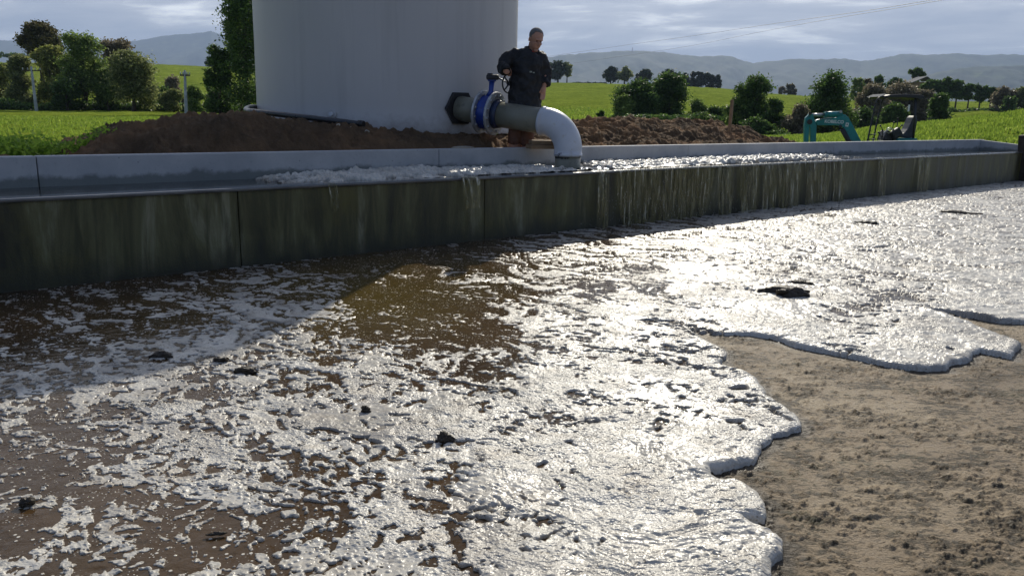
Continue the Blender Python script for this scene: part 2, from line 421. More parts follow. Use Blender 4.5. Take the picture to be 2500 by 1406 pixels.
# ------------------------------------------------------------------ mesh building helper
class MB:
    def __init__(s): s.bm = bmesh.new()
    def box(s, c, size, R=None, bev=0.0):
        r = bmesh.ops.create_cube(s.bm, size=1.0)
        vs = r['verts']
        for v in vs:
            v.co = Vector((v.co.x * size[0], v.co.y * size[1], v.co.z * size[2]))
        if bev:
            es = list({e for v in vs for e in v.link_edges})
            rr = bmesh.ops.bevel(s.bm, geom=es, offset=bev, segments=2, profile=.6, affect='EDGES')
            vs = list({v for f in rr['faces'] for v in f.verts} | {v for v in vs if v.is_valid})
        for v in vs:
            if R is not None: v.co = R @ v.co
            v.co += Vector(c)
        return s
    def wbox(s, s0, s1, t0, t1, z0, z1, bev=0.0):
        R = Matrix(((U.x, N.x, 0), (U.y, N.y, 0), (0, 0, 1)))
        return s.box(st((s0 + s1) / 2, (t0 + t1) / 2, (z0 + z1) / 2), (abs(s1 - s0), abs(t1 - t0), abs(z1 - z0)), R, bev)
    def tube(s, pts, radii, seg=16, cap=True, flat=1.0, side=None):
        pts = [Vector(p) for p in pts]
        if isinstance(radii, (int, float)): radii = [radii] * len(pts)
        rings = []; prev = None
        for i, p in enumerate(pts):
            d = (pts[min(i + 1, len(pts) - 1)] - pts[max(i - 1, 0)]).normalized()
            if prev is None:
                a = Vector(side) if side else (Vector((0, 0, 1)) if abs(d.z) < .9 else Vector((1, 0, 0)))
                x = (a - d * a.dot(d)).normalized()
            else:
                x = (prev - d * prev.dot(d)).normalized()
            prev = x; y = d.cross(x)
            r = radii[i]; rx, ry = (r if isinstance(r, tuple) else (r, r * flat))
            rings.append([s.bm.verts.new(p + x * rx * math.cos(2 * math.pi * k / seg) + y * ry * math.sin(2 * math.pi * k / seg)) for k in range(seg)])
        for a, b in zip(rings, rings[1:]):
            for k in range(seg):
                f = s.bm.faces.new((a[k], a[(k + 1) % seg], b[(k + 1) % seg], b[k])); f.smooth = True
        if cap:
            s.bm.faces.new(rings[0][::-1]); s.bm.faces.new(rings[-1])
        return s
    def ring(s, c, axis, r0, r1, h, seg=48, bev=.0):
        """annular disc: inner r0, outer r1, thickness h along axis, centred at c"""
        ax = Vector(axis).normalized(); a = Vector((0, 0, 1)) if abs(ax.z) < .9 else Vector((1, 0, 0))
        x = (a - ax * a.dot(ax)).normalized(); y = ax.cross(x); c = Vector(c)
        prof = [(r0, -h / 2), (r1 - bev, -h / 2), (r1, -h / 2 + bev), (r1, h / 2 - bev), (r1 - bev, h / 2), (r0, h / 2)]
        R_ = [[s.bm.verts.new(c + ax * z + (x * math.cos(2 * math.pi * k / seg) + y * math.sin(2 * math.pi * k / seg)) * r) for k in range(seg)] for r, z in prof]
        for i in range(len(R_)):
            p, q = R_[i], R_[(i + 1) % len(R_)]
            for k in range(seg):
                s.bm.faces.new((p[k], p[(k + 1) % seg], q[(k + 1) % seg], q[k]))
        return s
    def prism(s, poly, n, thick):
        """poly world points (planar), extruded by +-thick/2 along n"""
        n = Vector(n).normalized() * thick / 2
        a = [s.bm.verts.new(Vector(p) - n) for p in poly]; b = [s.bm.verts.new(Vector(p) + n) for p in poly]
        s.bm.faces.new(a[::-1]); s.bm.faces.new(b)
        m = len(poly)
        for i in range(m): s.bm.faces.new((a[i], a[(i + 1) % m], b[(i + 1) % m], b[i]))
        return s
    def ell(s, c, r, R=None, sub=3):
        rr = bmesh.ops.create_icosphere(s.bm, subdivisions=sub, radius=1.0)
        for v in rr['verts']:
            p = Vector((v.co.x * r[0], v.co.y * r[1], v.co.z * r[2]))
            if R is not None: p = R @ p
            v.co = p + Vector(c)
        for f in s.bm.faces: f.smooth = True
        return s
    def build(s, name, mat, parent=None, bevel=0.0, smooth=None):
        bmesh.ops.recalc_face_normals(s.bm, faces=s.bm.faces[:])
        me = bpy.data.meshes.new(name); s.bm.to_mesh(me); s.bm.free()
        if smooth is not None:
            me.polygons.foreach_set('use_smooth', [smooth] * len(me.polygons))
        o = link(name, me, mat, parent)
        if bevel:
            m = o.modifiers.new('bevel', 'BEVEL'); m.width = bevel; m.segments = 2; m.limit_method = 'ANGLE'; m.angle_limit = rad(40)
        return o

# ================================================================== THE SETTING
# ---- outlying ground, one sheet to the horizon
mb = MB(); mb.box((0, 4000, -0.6), (19000, 18000, 0.2)); tag(mb.build('ground', M['grass']), kind='structure')
# ---- yard slab in front of the wall
mb = MB(); mb.wbox(-40, SEND + 12, TF + 0.05, 30, -0.3, -0.012); tag(mb.build('yard', M['yard']), kind='structure')

# near-field grid: u = x / y, y
def near_grid(nr, nc, u0, u1, y0, y1, mixw=.72):
    k = np.linspace(0, 1, nr)
    inv = 1 / (1 / y0 + (1 / y1 - 1 / y0) * k)
    geo = y0 * (y1 / y0) ** k
    y = np.exp(np.log(inv) * mixw + np.log(geo) * (1 - mixw))
    Y, Uu = np.meshgrid(y, np.linspace(u0, u1, nc), indexing='ij')
    X = Uu * Y
    return X.ravel(), Y.ravel()
def T_of(x, y): return x * N.x + y * N.y
def S_of(x, y): return x * U.x + y * U.y

# leading edge of the foam, traced on the ground
EDGE = [(1870, 1500), (1885, 1406), (1884, 1382), (1910, 1364), (1908, 1332), (1888, 1310), (1852, 1296), (1830, 1287), (1816, 1275), (1832, 1274), (1868, 1279), (1872, 1267), (1863, 1231), (1848, 1210),
        (1820, 1192), (1787, 1181), (1758, 1184), (1741, 1174), (1737, 1159), (1758, 1156), (1802, 1145), (1845, 1136), (1853, 1116), (1857, 1096), (1880, 1082), (1888, 1069), (1924, 1064), (1954, 1052),
        (1957, 1040), (1942, 1022), (1917, 1001), (1884, 979), (1868, 972), (1866, 955), (1848, 936), (1816, 918), (1755, 898), (1771, 879), (1775, 867), (1758, 856), (1726, 842), (1697, 822), (1679, 806), (1704, 815),
        (1762, 820), (1830, 820), (1888, 829), (1942, 850), (2032, 867), (2104, 882), (2176, 900), (2248, 909), (2311, 905), (2324, 892), (2367, 887), (2375, 871), (2392, 862), (2428, 870), (2470, 878),
        (2478, 864), (2494, 849), (2464, 831), (2392, 806), (2356, 791), (2310, 775), (2270, 764), (2330, 772), (2400, 783), (2440, 790), (2500, 792), (2620, 815), (2800, 800), (3000, 770), (3400, 740)]
poly = [tuple(onz(x, y)[:2]) for x, y in EDGE]
poly += [(30, 20), (60, 60), (-60, 60), (-60, -12), (0.6, -12)]
def sdf(px, py):
    d = np.full(px.shape, 1e9); inside = np.zeros(px.shape, bool)
    n = len(poly)
    for i in range(n):
        ax, ay = poly[i]; bx, by = poly[(i + 1) % n]
        ex, ey = bx - ax, by - ay
        wx, wy = px - ax, py - ay
        tt = np.clip((wx * ex + wy * ey) / (ex * ex + ey * ey + 1e-12), 0, 1)
        d = np.minimum(d, (wx - ex * tt) ** 2 + (wy - ey * tt) ** 2)
        c = (ay > py) != (by > py)
        with np.errstate(divide='ignore', invalid='ignore'):
            xi = ax + (py - ay) * ex / (ey if ey != 0 else 1e-12)
        inside ^= c & (px < xi)
    d = np.sqrt(d)
    return np.where(inside, d, -d)

# dry dunged concrete, with the real relief of the dried muck
X, Y = near_grid(620, 900, -.95, 1.15, 1.4, 13.5)
d = sdf(X, Y)
a = rad(12); xr = X * math.cos(a) + Y * math.sin(a); yr = (-X * math.sin(a) + Y * math.cos(a)) * 1.35
clump = fbm(xr * 17, yr * 17, 5, 3, .68); patch = fbm(xr * 2.2, yr * 2.2, 3, 9)
hgt = 0.016 * np.clip(clump + patch * .8 - .12, 0, 1.4) + 0.0016 * fbm(X * 60, Y * 60, 2, 4) + .0015
Z = np.where(T_of(X, Y) < TF + .02, -0.05, hgt - .003)
keep = (d < .35) & (T_of(X, Y) > TF)
f = grid_faces(620, 900, keep)
wet_shade_v = sstep(-.075, -.005, d + .03 * fbm(X * 11, Y * 11, 3, 66))  # contact shade along the foam edge, painted into the colour with a wet gloss
v, f, ex = compact(np.stack([X, Y, Z], 1), f, (wet_shade_v,))
me = mesh_np('yard', v, f); at_ = me.attributes.new('wet_shade', 'FLOAT', 'POINT'); at_.data.foreach_set('value', ex[0].astype(np.float32))
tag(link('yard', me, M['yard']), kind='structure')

# ---- water film over the flooded half
X, Y = near_grid(420, 620, -1.0, 1.2, 1.2, 30)
d = sdf(X, Y)
rip = .0025 * fbm(X * 5, Y * 5, 3, 2) + .0012 * fbm(X * 18, Y * 18, 2, 5)
Z = .010 + rip - .03 * sstep(.10, .02, d)
keep = (d > .02) & (T_of(X, Y) > TF - .05)
f = grid_faces(420, 620, keep)
v, f, _ = compact(np.stack([X, Y, Z], 1), f)
me = mesh_np('water', v, f)
gs = onz(930, 730); at_ = me.attributes.new('silt', 'FLOAT', 'POINT')
sv = np.exp(-(((v[:, 0] / v[:, 1] - gs.x / gs.y) / .16) ** 2 + ((1.3 / v[:, 1] - 1.3 / gs.y) / .055) ** 2)) + .25 * fbm(v[:, 0], v[:, 1], 3, 44)
at_.data.foreach_set('value', np.clip(sv, 0, 1).astype(np.float32))
tag(link('water', me, M['water']), kind='structure')

# ---- foam riding on the water
DENS = [(50, 760, .12), (300, 700, .10), (300, 790, .28), (200, 850, .46), (500, 700, .24), (400, 740, .2), (600, 800, .80), (500, 790, .66), (450, 850, .58), (100, 920, .52), (330, 900, .5), (750, 700, .30), (1000, 640, .06), (950, 725, .04), (900, 700, .03), (1000, 745, 0), (870, 715, 0), (1060, 800, .0), (900, 760, .02), (1150, 765, .06), (1020, 770, .0), (1100, 790, .10), (1180, 700, .22),
        (1200, 815, .30), (1300, 850, .6), (1370, 790, .75), (1100, 725, .28), (1270, 735, .45), (1400, 640, .45), (1300, 660, .5), (1600, 600, .55), (700, 850, .95), (900, 880, .98), (820, 800, .6), (780, 760, .45), (600, 950, .74), (300, 960, .62), (50, 1000, .60), (400, 1020, .76), (600, 1050, .72),
        (200, 1060, .55), (50, 1100, .5), (60, 1200, .34), (300, 1130, .66), (200, 1200, .30), (450, 1160, .62), (330, 1190, .3), (120, 1350, .36), (350, 1300, .30), (600, 1200, .66), (550, 1290, .55), (500, 1350, .3), (550, 1380, .40), (800, 1200, .72), (750, 1080, .78), (850, 1250, .62), (700, 1330, .56), (900, 1380, .55),
        (950, 1050, .92), (1100, 1000, .98), (1300, 950, .98), (1000, 1200, .78), (1200, 1200, .97), (1050, 1350, .74), (1300, 1380, .93), (1500, 1100, 1), (1600, 1350, .99), (1700, 1200, 1), (1850, 1340, 1), (1500, 800, .96), (1700, 700, .92), (1900, 800, 1), (2200, 850, 1), (1800, 620, .88),
        (2000, 660, .80), (2150, 730, .62), (2300, 650, .90), (2100, 560, .90), (2400, 560, .88), (2450, 480, .85), (2000, 520, .80), (1700, 540, .5), (2400, 740, .99), (1500, 590, .3), (1200, 610, .08), (1000, 620, .04), (750, 640, .08), (100, 640, .04)]
dp = []
for x, y, vv in DENS:
    g = onz(x, y); dp.append((g.x / g.y, 1.3 / g.y, vv))
NR, NC = 1120, 1320
X, Y = near_grid(NR, NC, -.80, .86, 1.75, 24.0, .78)
d = sdf(X, Y); tt_ = T_of(X, Y); ss_ = S_of(X, Y)
D = idw(X / Y, 1.3 / Y, dp, 3.2) + .05 * fbm(X * 1.1, Y * 1.1, 2, 13)
wx = fbm(X * 1.6, Y * 1.6, 3, 11) * .35; wy = fbm(X * 1.6, Y * 1.6, 3, 23) * .35
# flow runs out of the wall, then swings round towards the dry corner
fa = rad(-38) + fbm(X * .35, Y * .35, 2, 31) * .6
ca, sa = np.cos(rad(-38)), np.sin(rad(-38))
fl_ = 1
xf = (X + wx) * ca + (Y + wy) * sa; yf = -(X + wx) * sa + (Y + wy) * ca
streak = uniformize(fbm(xf * 1.5, yf * 8.5, 5, 40, .66))
blob = uniformize(fbm((X + wx * .25) * 8.5, (Y + wy * .25) * 8.5, 3, 50, .52))
mid = uniformize(fbm((X + wx) * 2.6, (Y + wy) * 2.6, 3, 60, .55))
islet = uniformize(-worley(X * 14 + wx * 4, Y * 14 + wy * 4, 70))
farw = sstep(3.5, 8.0, Y)
wa = fbm(X * 9, Y * 9, 3, 71, .6) * .45; wb = fbm(X * 9, Y * 9, 3, 72, .6) * .45
islet = uniformize(worley(X * 7.5 + wa * 1.6, Y * 7.5 + wb * 1.6, 73) - .55 * sstep(.2, .8, .5 + perlin(X * 1.5, Y * 1.5, 75)))
islet2 = uniformize(worley(X * 19 + wa * 2, Y * 19 + wb * 2, 74))
fine = uniformize(fbm((X + wx * .1) * 24, (Y + wy * .1) * 24, 3, 55, .6))
fine2 = uniformize(fbm(X * 52, Y * 52, 2, 57, .6))
nz_ = uniformize((.12 + .06 * farw) * blob + (.09 + .06 * farw) * mid + (.25 + .21 * farw) * streak + (.20 - .10 * farw) * islet + (.29 - .20 * farw) * islet2 + .12 * fine + .07 * fine2 * (1 - farw))
m = (D * 1.04 - nz_)
m = np.where(D > .88, np.maximum(m, (.10 + .3 * (1 - nz_)) * sstep(.88, .95, D) + (m) * (1 - sstep(.88, .95, D))), m)
# scattered burst holes, as in foam that is collapsing
hole = worley(X * 3.1 + wx * 2, Y * 3.1 + wy * 2, 80); hsel = uniformize(perlin(X * 1.7, Y * 1.7, 81))
hr = .05 + .09 * np.abs(perlin(X * 2, Y * 2, 82))
hole_m = sstep(0, 1, np.clip((hole - hr) / .07, 0, 1))
m = np.where((hsel > .78) & (Y < 5), np.minimum(m, hole_m * .6 - .02 + m * hole_m * .4), m)
core = np.clip(m / .22, 0, 1)
rise = np.sqrt(np.clip(1 - (1 - core) ** 2, 0, 1))
thick = .0026 + .0035 * sstep(.3, .8, D) + .010 * sstep(.8, 1.0, D)
lip_w = .050 + .030 * perlin(X * 2.7, Y * 2.7, 88)
d = d + .010 * fbm(X * 9, Y * 9, 3, 87)
e_ = np.clip(d / lip_w, 0, 1); edge_prof = np.sqrt(np.clip(1 - (1 - e_) ** 2, 0, 1))
lipb = (.015 + .020 * perlin(X * 2.2, Y * 2.2, 91)) * np.exp(-np.clip(d, 0, 9) / .20)
und = (.008 * fbm(xf * 2.2, yf * 6.0, 4, 93, .55) + .0055 * fbm(X * 13, Y * 13, 3, 95, .55)) * sstep(.35, 1, D) * (1 + .8 * farw)
und += .0045 * fbm(X * 7 + wx, Y * 7 + wy, 2, 89) * sstep(.75, 1, D) * (1 - farw)
und += .0050 * np.abs(fbm(xf * 9, yf * 24, 2, 97)) * sstep(.3, 1, D)
pits = .55 - np.clip(worley(X * 8 + wx, Y * 8 + wy, 78), 0, .55); und -= .03 * np.clip(pits - .35, 0, 1) * (uniformize(perlin(X * 3, Y * 3, 79)) > .55)
film = sstep(.60, .92, uniformize(fbm(xf * .9 + 3, yf * 4.5, 4, 141, .6))) * (.38 + .42 * farw) + .5 * sstep(.93, .70, D) * farw
bubs = .0032 * sstep(.36, .12, worley(X * 34, Y * 34, 77)) * sstep(.95, .6, D) * sstep(5, 3, Y)
grain = bubs + .0018 * fbm(X * 55, Y * 55, 2, 99) * (1 - farw)
h = (thick * rise + lipb * rise + und * core + grain * core)
Z = .010 + h * edge_prof - .02 * (m <= 0) * 1.0
Z = np.where(m <= 0, .0105 - .010 * np.clip(-m / .03, 0, 1), Z)
Z = np.where(d <= 0, -.03, np.maximum(Z, np.where(d < lip_w * 1.2, .004, -1)) if False else Z)
Z = np.where(d <= 0, -.03, Z)
# creamy ridge where the first wave hit the slab
keep = (m > -.04) & (d > -.02) & (tt_ > TF + .01)
f = grid_faces(NR, NC, keep)
loose = np.clip(1.25 - D * 1.05, 0, 1) * sstep(8, 4, Y) + .10
v, f, ex = compact(np.stack([X, Y, Z], 1), f, (loose, np.clip(m / .25, 0, 1), np.clip(film, 0, .8)))
me = mesh_np('foam', v, f)
for nm_, arr in (('loose', ex[0]), ('hgt', ex[1]), ('film', ex[2])):
    at_ = me.attributes.new(nm_, 'FLOAT', 'POINT'); at_.data.foreach_set('value', arr.astype(np.float32))
tag(link('foam', me, M['foam']), 'white effluent foam spreading over the yard in lobes, patches and flecks', 'foam', kind='stuff')
del X, Y, Z, d, D, nz_, m, blob, mid, streak, islet

# ================================================================== CONCRETE CHANNEL
ch = empty('concrete_channel', st(8, TF, 0), 'long raised concrete flushing channel with stained front wall and pale back wall', 'channel')
def wallrun(name, mat, s_joins, t0, t1, z0, z1, bev, gap=.0035):
    for a, b in zip(s_joins, s_joins[1:]):
        mb = MB(); mb.wbox(a + gap, b - gap, t0, t1, z0, z1, bev); mb.build(name, mat, ch, smooth=False)
sj = lambda px, py, t: S_of(*ont(px, py, t)[:2])
fj = [-6.0, -3.4, -.9, sj(585, 560, TF), sj(1183, 500, TF), sj(1475, 500, TF), sj(1760, 470, TF), sj(2035, 440, TF), sj(2340, 400, TF), SEND - .07]
wallrun('front_panel', M['stain'], fj, TF - .15, TF, -.3, LIP - .03, .008)
bj = [-6.0, -3.2, -.6, 1.25, sj(1072, 380, TB), sj(1680, 370, TB), sj(2035, 370, TB), sj(2262, 360, TB), SEND + .15]
wallrun('back_panel', M['concrete'], bj, TB - .12, TB, .2, BTOP, .010, .003)
mb = MB(); mb.wbox(-6, SEND, TB, TF - .15, .2, LIP - .18); mb.build('channel_floor', M['concrete'], ch)
# overflow lip: rounded wet nosing on the front wall
lipm = NT('wet_lip_material'); pp = lipm.geo.outputs['Position']
lipm.set(base=lipm.ramp(lipm.noise(pp, 3, 5), [(.35, (.05, .055, .06)), (.7, (.13, .135, .13))]), rough=lipm.mr(lipm.noise(pp, 5, 4), .35, .65, .05, .16), spec=1.0, normal=lipm.bump(lipm.noise(pp, 30, 3), .15, .005))
mb = MB(); mb.wbox(-6, SEND, TF - .16, TF + .025, LIP - .03, LIP, .012)
mb.build('overflow_lip', lipm.m, ch, smooth=False)
# sloping end panel and its prop
eb = [st(SEND, TB - .10, .2), st(SEND, TF + .03, .2), st(SEND, TF + .03, LIP + .12), st(SEND, TB - .10, BTOP)]
mb = MB(); mb.prism(eb, U, .14); mb.build('end_panel', M['concrete'], ch, bevel=.01)
mb = MB(); mb.wbox(SEND - .1, SEND + .02, TF + .03, TF + .20, -.3, LIP + .10, .01); mb.build('end_buttress', M['concrete'], ch)

# white patch of splashed foam on top of the back wall
g = ont(1130, 366, TB - .06)
mb = MB(); mb.ell((g.x, g.y, BTOP + .006), (.16, .055, .022), Matrix.Rotation(math.atan2(U.y, U.x), 3, 'Z'))
o = mb.build('foam_dollop', M['foam']); tag(o, 'small sunlit dollop of foam on top of the channel back wall', 'foam dollop')

# water inside the channel
WZ = LIP - .022
Sg, Tg = np.meshgrid(np.linspace(-6, SEND - .08, 1600), np.linspace(TB + .0, TF - .14, 60), indexing='ij')
Sg = Sg.ravel(); Tg = Tg.ravel()
turb = np.exp(-((Sg - sj(1440, 408, TF - .4)) / 1.3) ** 2)
Zw = WZ + .0025 * fbm(Sg * 3, Tg * 5, 3, 7) + .034 * turb * fbm(Sg * 6, Tg * 8, 3, 8) + .0245 * sstep(4.0, 5.2, Sg) * sstep(20, 16, Sg)
v = np.stack([Sg * U.x + Tg * N.x, Sg * U.y + Tg * N.y, Zw], 1)
mw = NT('channel_water_material'); pp = mw.geo.outputs['Position']
mw.set(base=mw.ramp(mw.noise(pp, 1.2, 4), [(.3, (.030, .036, .040)), (.7, (.06, .055, .04))]), rough=.06, spec=.6, normal=mw.bump(mw.noise(pp, 14, 4), .25, .015))
tag(link('water', mesh_np('water', v, grid_faces(1600, 60)), mw.m), kind='structure')
# foam in the channel, heaped left of the spout and strung out right of it
ns_, nt_ = 2400, 110
Sg, Tg = np.meshgrid(np.linspace(3.0, 16.5, ns_), np.linspace(TB + .003, TF - .10, nt_), indexing='ij')
Sg = Sg.ravel(); Tg = Tg.ravel(); tn = (Tg - TB) / (TF - .1 - TB)
sL0, sL1 = sj(600, 424, TB + .3), sj(1085, 430, TB + .5)
sP = sj(1385, 410, TF - .5)
sR1 = sj(2010, 385, TB + .4)
hl = lambda a, b, c_, d_: sstep(a, b, Sg) * sstep(d_, c_, Sg)
lefth = hl(sL0 - .1, sL0 + 1.3, sL1 - .2, sL1 + .35)
Dl = lefth * (1.15 - .55 * sstep(.55, 1.0, tn))
Dm = .75 * hl(sL1 - .3, sL1 + .1, sP - .35, sP) * (.35 + .65 * sstep(.1, .5, tn))
rs = sstep(sP + .2, sP + .8, Sg) * sstep(sR1 + 1.0, sR1 - 1.5, Sg)
Dr = rs * (.35 + .85 * sstep(1.05, .55, np.abs(tn - (.72 - .45 * sstep(sP, sR1, Sg))) * 2.2))
gS = ont(1389, 306, -6.86); rS = np.sqrt((Sg - S_of(gS.x, gS.y)) ** 2 + (Tg - T_of(gS.x, gS.y) - .10) ** 2)
Dc = np.maximum(np.maximum(Dl, Dm), Dr) * sstep(.14, .42, rS)
nz_ = uniformize(fbm(Sg * 5, Tg * 9, 4, 17, .55))
m = Dc - nz_ * .95
lump = np.abs(fbm(Sg * 7, Tg * 9, 3, 19, .6)) + .5 * (1 - worley(Sg * 11, Tg * 11, 21))
hh = np.clip(m / .3, 0, 1) ** .6 * (.018 + .060 * lump * (.55 + .45 * lefth + .25 * rs)) * (1 - .75 * sstep(.86, 1.0, tn)) 
Zf = WZ + .022 * sstep(4.0, 5.2, Sg) + np.where(m > 0, .004 + hh, -.02)
v = np.stack([Sg * U.x + Tg * N.x, Sg * U.y + Tg * N.y, Zf], 1)
f = grid_faces(ns_, nt_, m > -.03)
v, f, ex = compact(v, f, (np.clip(m * 0 + .15, 0, 1), np.clip(m / .2, 0, 1)))
me = mesh_np('foam', v, f)
for nm_, arr in (('loose', ex[0]), ('hgt', ex[1])):
    at_ = me.attributes.new(nm_, 'FLOAT', 'POINT'); at_.data.foreach_set('value', arr.astype(np.float32))
tag(link('foam', me, M['foam']), 'lumpy foam floating in the channel either side of the white elbow', 'foam', kind='stuff')

# sheets of water spilling over the lip
fall = NT('falling_water_material')
a_ = math.atan2(U.y, U.x)
pv = fall.n.new('ShaderNodeVectorRotate'); pv.rotation_type = 'Z_AXIS'; pv.inputs['Angle'].default_value = -a_
fall.l.new(fall.geo.outputs['Position'], pv.inputs['Vector'])
sn = fall.noise(fall.map((1, 1, .09), src=pv.outputs[0]), 26, 4, .6, .3)
sn2 = fall.noise(fall.map((1, 1, .35), src=pv.outputs[0]), 60, 3, .6)
fall.set(base=fall.ramp(sn, [(.4, (.13, .105, .022)), (.58, (.24, .21, .08)), (.70, (.62, .61, .54))]), rough=.18, spec=.6, alpha=fall.math('MULTIPLY', fall.mr(sn, .40, .62, .12, .80), fall.mr(sn2, .3, .55, .5, 1.0)), normal=fall.bump(sn, .8, .02))
film_m = None
def cascade(p0, p1, seed, label, grp='cascades spilling over the channel lip', fullness=1.0):
    s0, s1 = sj(p0, 420, TF), sj(p1, 420, TF)
    ns, nz = max(10, int((s1 - s0) / .012)), 44
    a, b = np.meshgrid(np.linspace(s0, s1, ns), np.linspace(0, 1, nz), indexing='ij'); a = a.ravel(); b = b.ravel()
    sm = (s0 + s1) / 2
    aa = sm + (a - sm) * (1 - .16 * b * b)
    out = .03 + (.055 if p1 - p0 < 100 else .012) * np.sqrt(b) + .010 * perlin(a * 26, b * 1.3, seed) + .004 * perlin(a * 60, b * 9, seed + 3)
    z = LIP + .004 - (LIP + .02) * fullness * b ** 1.15
    vv = np.stack([aa * U.x + (TF + out) * N.x, aa * U.y + (TF + out) * N.y, z], 1)
    # start on the lip
    top = b == 0
    vv[top] = np.stack([a[top] * U.x + (TF - .05) * N.x, a[top] * U.y + (TF - .05) * N.y, np.full(top.sum(), LIP + .006)], 1)
    o = link('water_cascade', mesh_np('water_cascade', vv, grid_faces(ns, nz)), fall.m)
    tag(o, label, 'cascade', grp)
cascade(2232, 2262, 3, 'clear cascade farthest right, falling alone over olive stained wall')
cascade(2135, 2156, 5, 'narrow cascade second from the right end of the channel wall')
cascade(2026, 2057, 7, 'slim cascade just left of the wall joint, third from the right')
cascade(1957, 2020, 9, 'wide pale cascade, broadest of the row on the right')
cascade(1892, 1947, 11, 'broad streaky cascade immediately left of the widest one')
cascade(1853, 1890, 13, 'thin olive cascade between two broader falls right of centre')
cascade(1800, 1846, 15, 'broad broken cascade, second from the left of the right hand row')
cascade(1745, 1783, 17, 'leftmost cascade of the right hand row, curving off the lip')
cascade(1448, 1480, 19, 'thin brown trickle falling just right of the white elbow')
cascade(1500, 1738, 25, 'very wide thin film of water on the wall between elbow and right hand row')
cascade(1120, 1165, 21, 'short white trickle below the bright foam left of the spout', fullness=.45)
cascade(795, 815, 23, 'tiny dribble over the lip beneath the heaped left foam', fullness=.35)

# spray droplets in front of the wall
rng = random.Random(3)
tet = np.array([(1, 1, 1), (-1, -1, 1), (-1, 1, -1), (1, -1, -1)], float) * .6
vs_, fs_ = [], []
for i in range(520):
    s_ = rng.uniform(sj(1440, 450, TF), sj(1800, 450, TF)) + rng.gauss(0, .25)
    t_ = TF + abs(rng.gauss(.12, .18)) + .03
    z_ = max(.03, LIP * abs(rng.gauss(.30, .26)))
    if z_ > LIP + .1: continue
    r_ = rng.uniform(.0016, .0045)
    c_ = np.array(st(s_, t_, z_))
    b0 = len(vs_) * 4; vs_.append(tet * r_ + c_); fs_ += [(b0, b0 + 1, b0 + 2), (b0, b0 + 3, b0 + 1), (b0, b0 + 2, b0 + 3), (b0 + 1, b0 + 3, b0 + 2)]
mdrop = simple('spray_droplet_material', (.8, .8, .78), .1, var=.02)
tag(link('spray', mesh_np('spray', np.concatenate(vs_), np.array(fs_)), mdrop), 'spray droplets in front of the stained wall right of the elbow', 'spray', kind='stuff')

# dung clods caught in the foam and on the slab
def clod(px, py, L, W_, H_, seed, label, ang=0.0, z=.02, mat='dung'):
    g = onz(px, py, z)
    mb = MB(); mb.ell((0, 0, 0), (L / 2, W_ / 2, H_), Matrix.Rotation(rad(ang), 3, 'Z'), 4)
    co = np.array([v.co[:] for v in mb.bm.verts])
    q_ = 1.6 / max(L, W_); dd = 1 + .55 * fbm(co[:, 0] * q_ * 1.7 + seed, co[:, 1] * q_ * 2.2 + co[:, 2] * q_ * 2, 4, seed, .65)
    for v_, k_ in zip(mb.bm.verts, dd): v_.co *= float(k_)
    for v_ in mb.bm.verts: v_.co += Vector(g)
    o = mb.build('dung_clod', M[mat]); tag(o, label, 'dung clod', 'dung clods lying in the foam')
clod(1905, 714, .42, .10, .05, 1, 'long dark dung clod lying in the foam of the right hand lobe', -18)
clod(1935, 722, .22, .10, .055, 2, 'short dark lump at the right end of the long clod in the foam', 10)
clod(1085, 1072, .075, .045, .026, 3, 'brown wedge shaped clod with a blue shadow in the centre foam', -20)
clod(893, 1002, .04, .028, .022, 4, 'small dark clod in smooth foam left of the wedge shaped one', -10)
clod(65, 1228, .045, .034, .018, 5, 'dark round clod in brown water near the left edge')
clod(540, 880, .08, .04, .02, 6, 'dark glossy clod on the edge of the tank shadow')
clod(600, 906, .12, .05, .02, 7, 'flat brown clod just inside the sunlit water by the shadow edge', 5)
clod(395, 868, .12, .05, .022, 8, 'dark clod within the blue shaded foam', 5)
clod(2335, 520, .55, .16, .035, 9, 'dark muck streak in the far right foam', -25)
clod(2115, 545, .30, .12, .03, 10, 'small dark clod in the far foam near the wall shadow', -25)
clod(530, 1302, .06, .012, .006, 11, 'thin yellow brown stalk of muck between foam flecks', 8, mat='dung')
clod(1955, 690, .16, .06, .02, 12, 'low dark smear just above the long clod', -15)

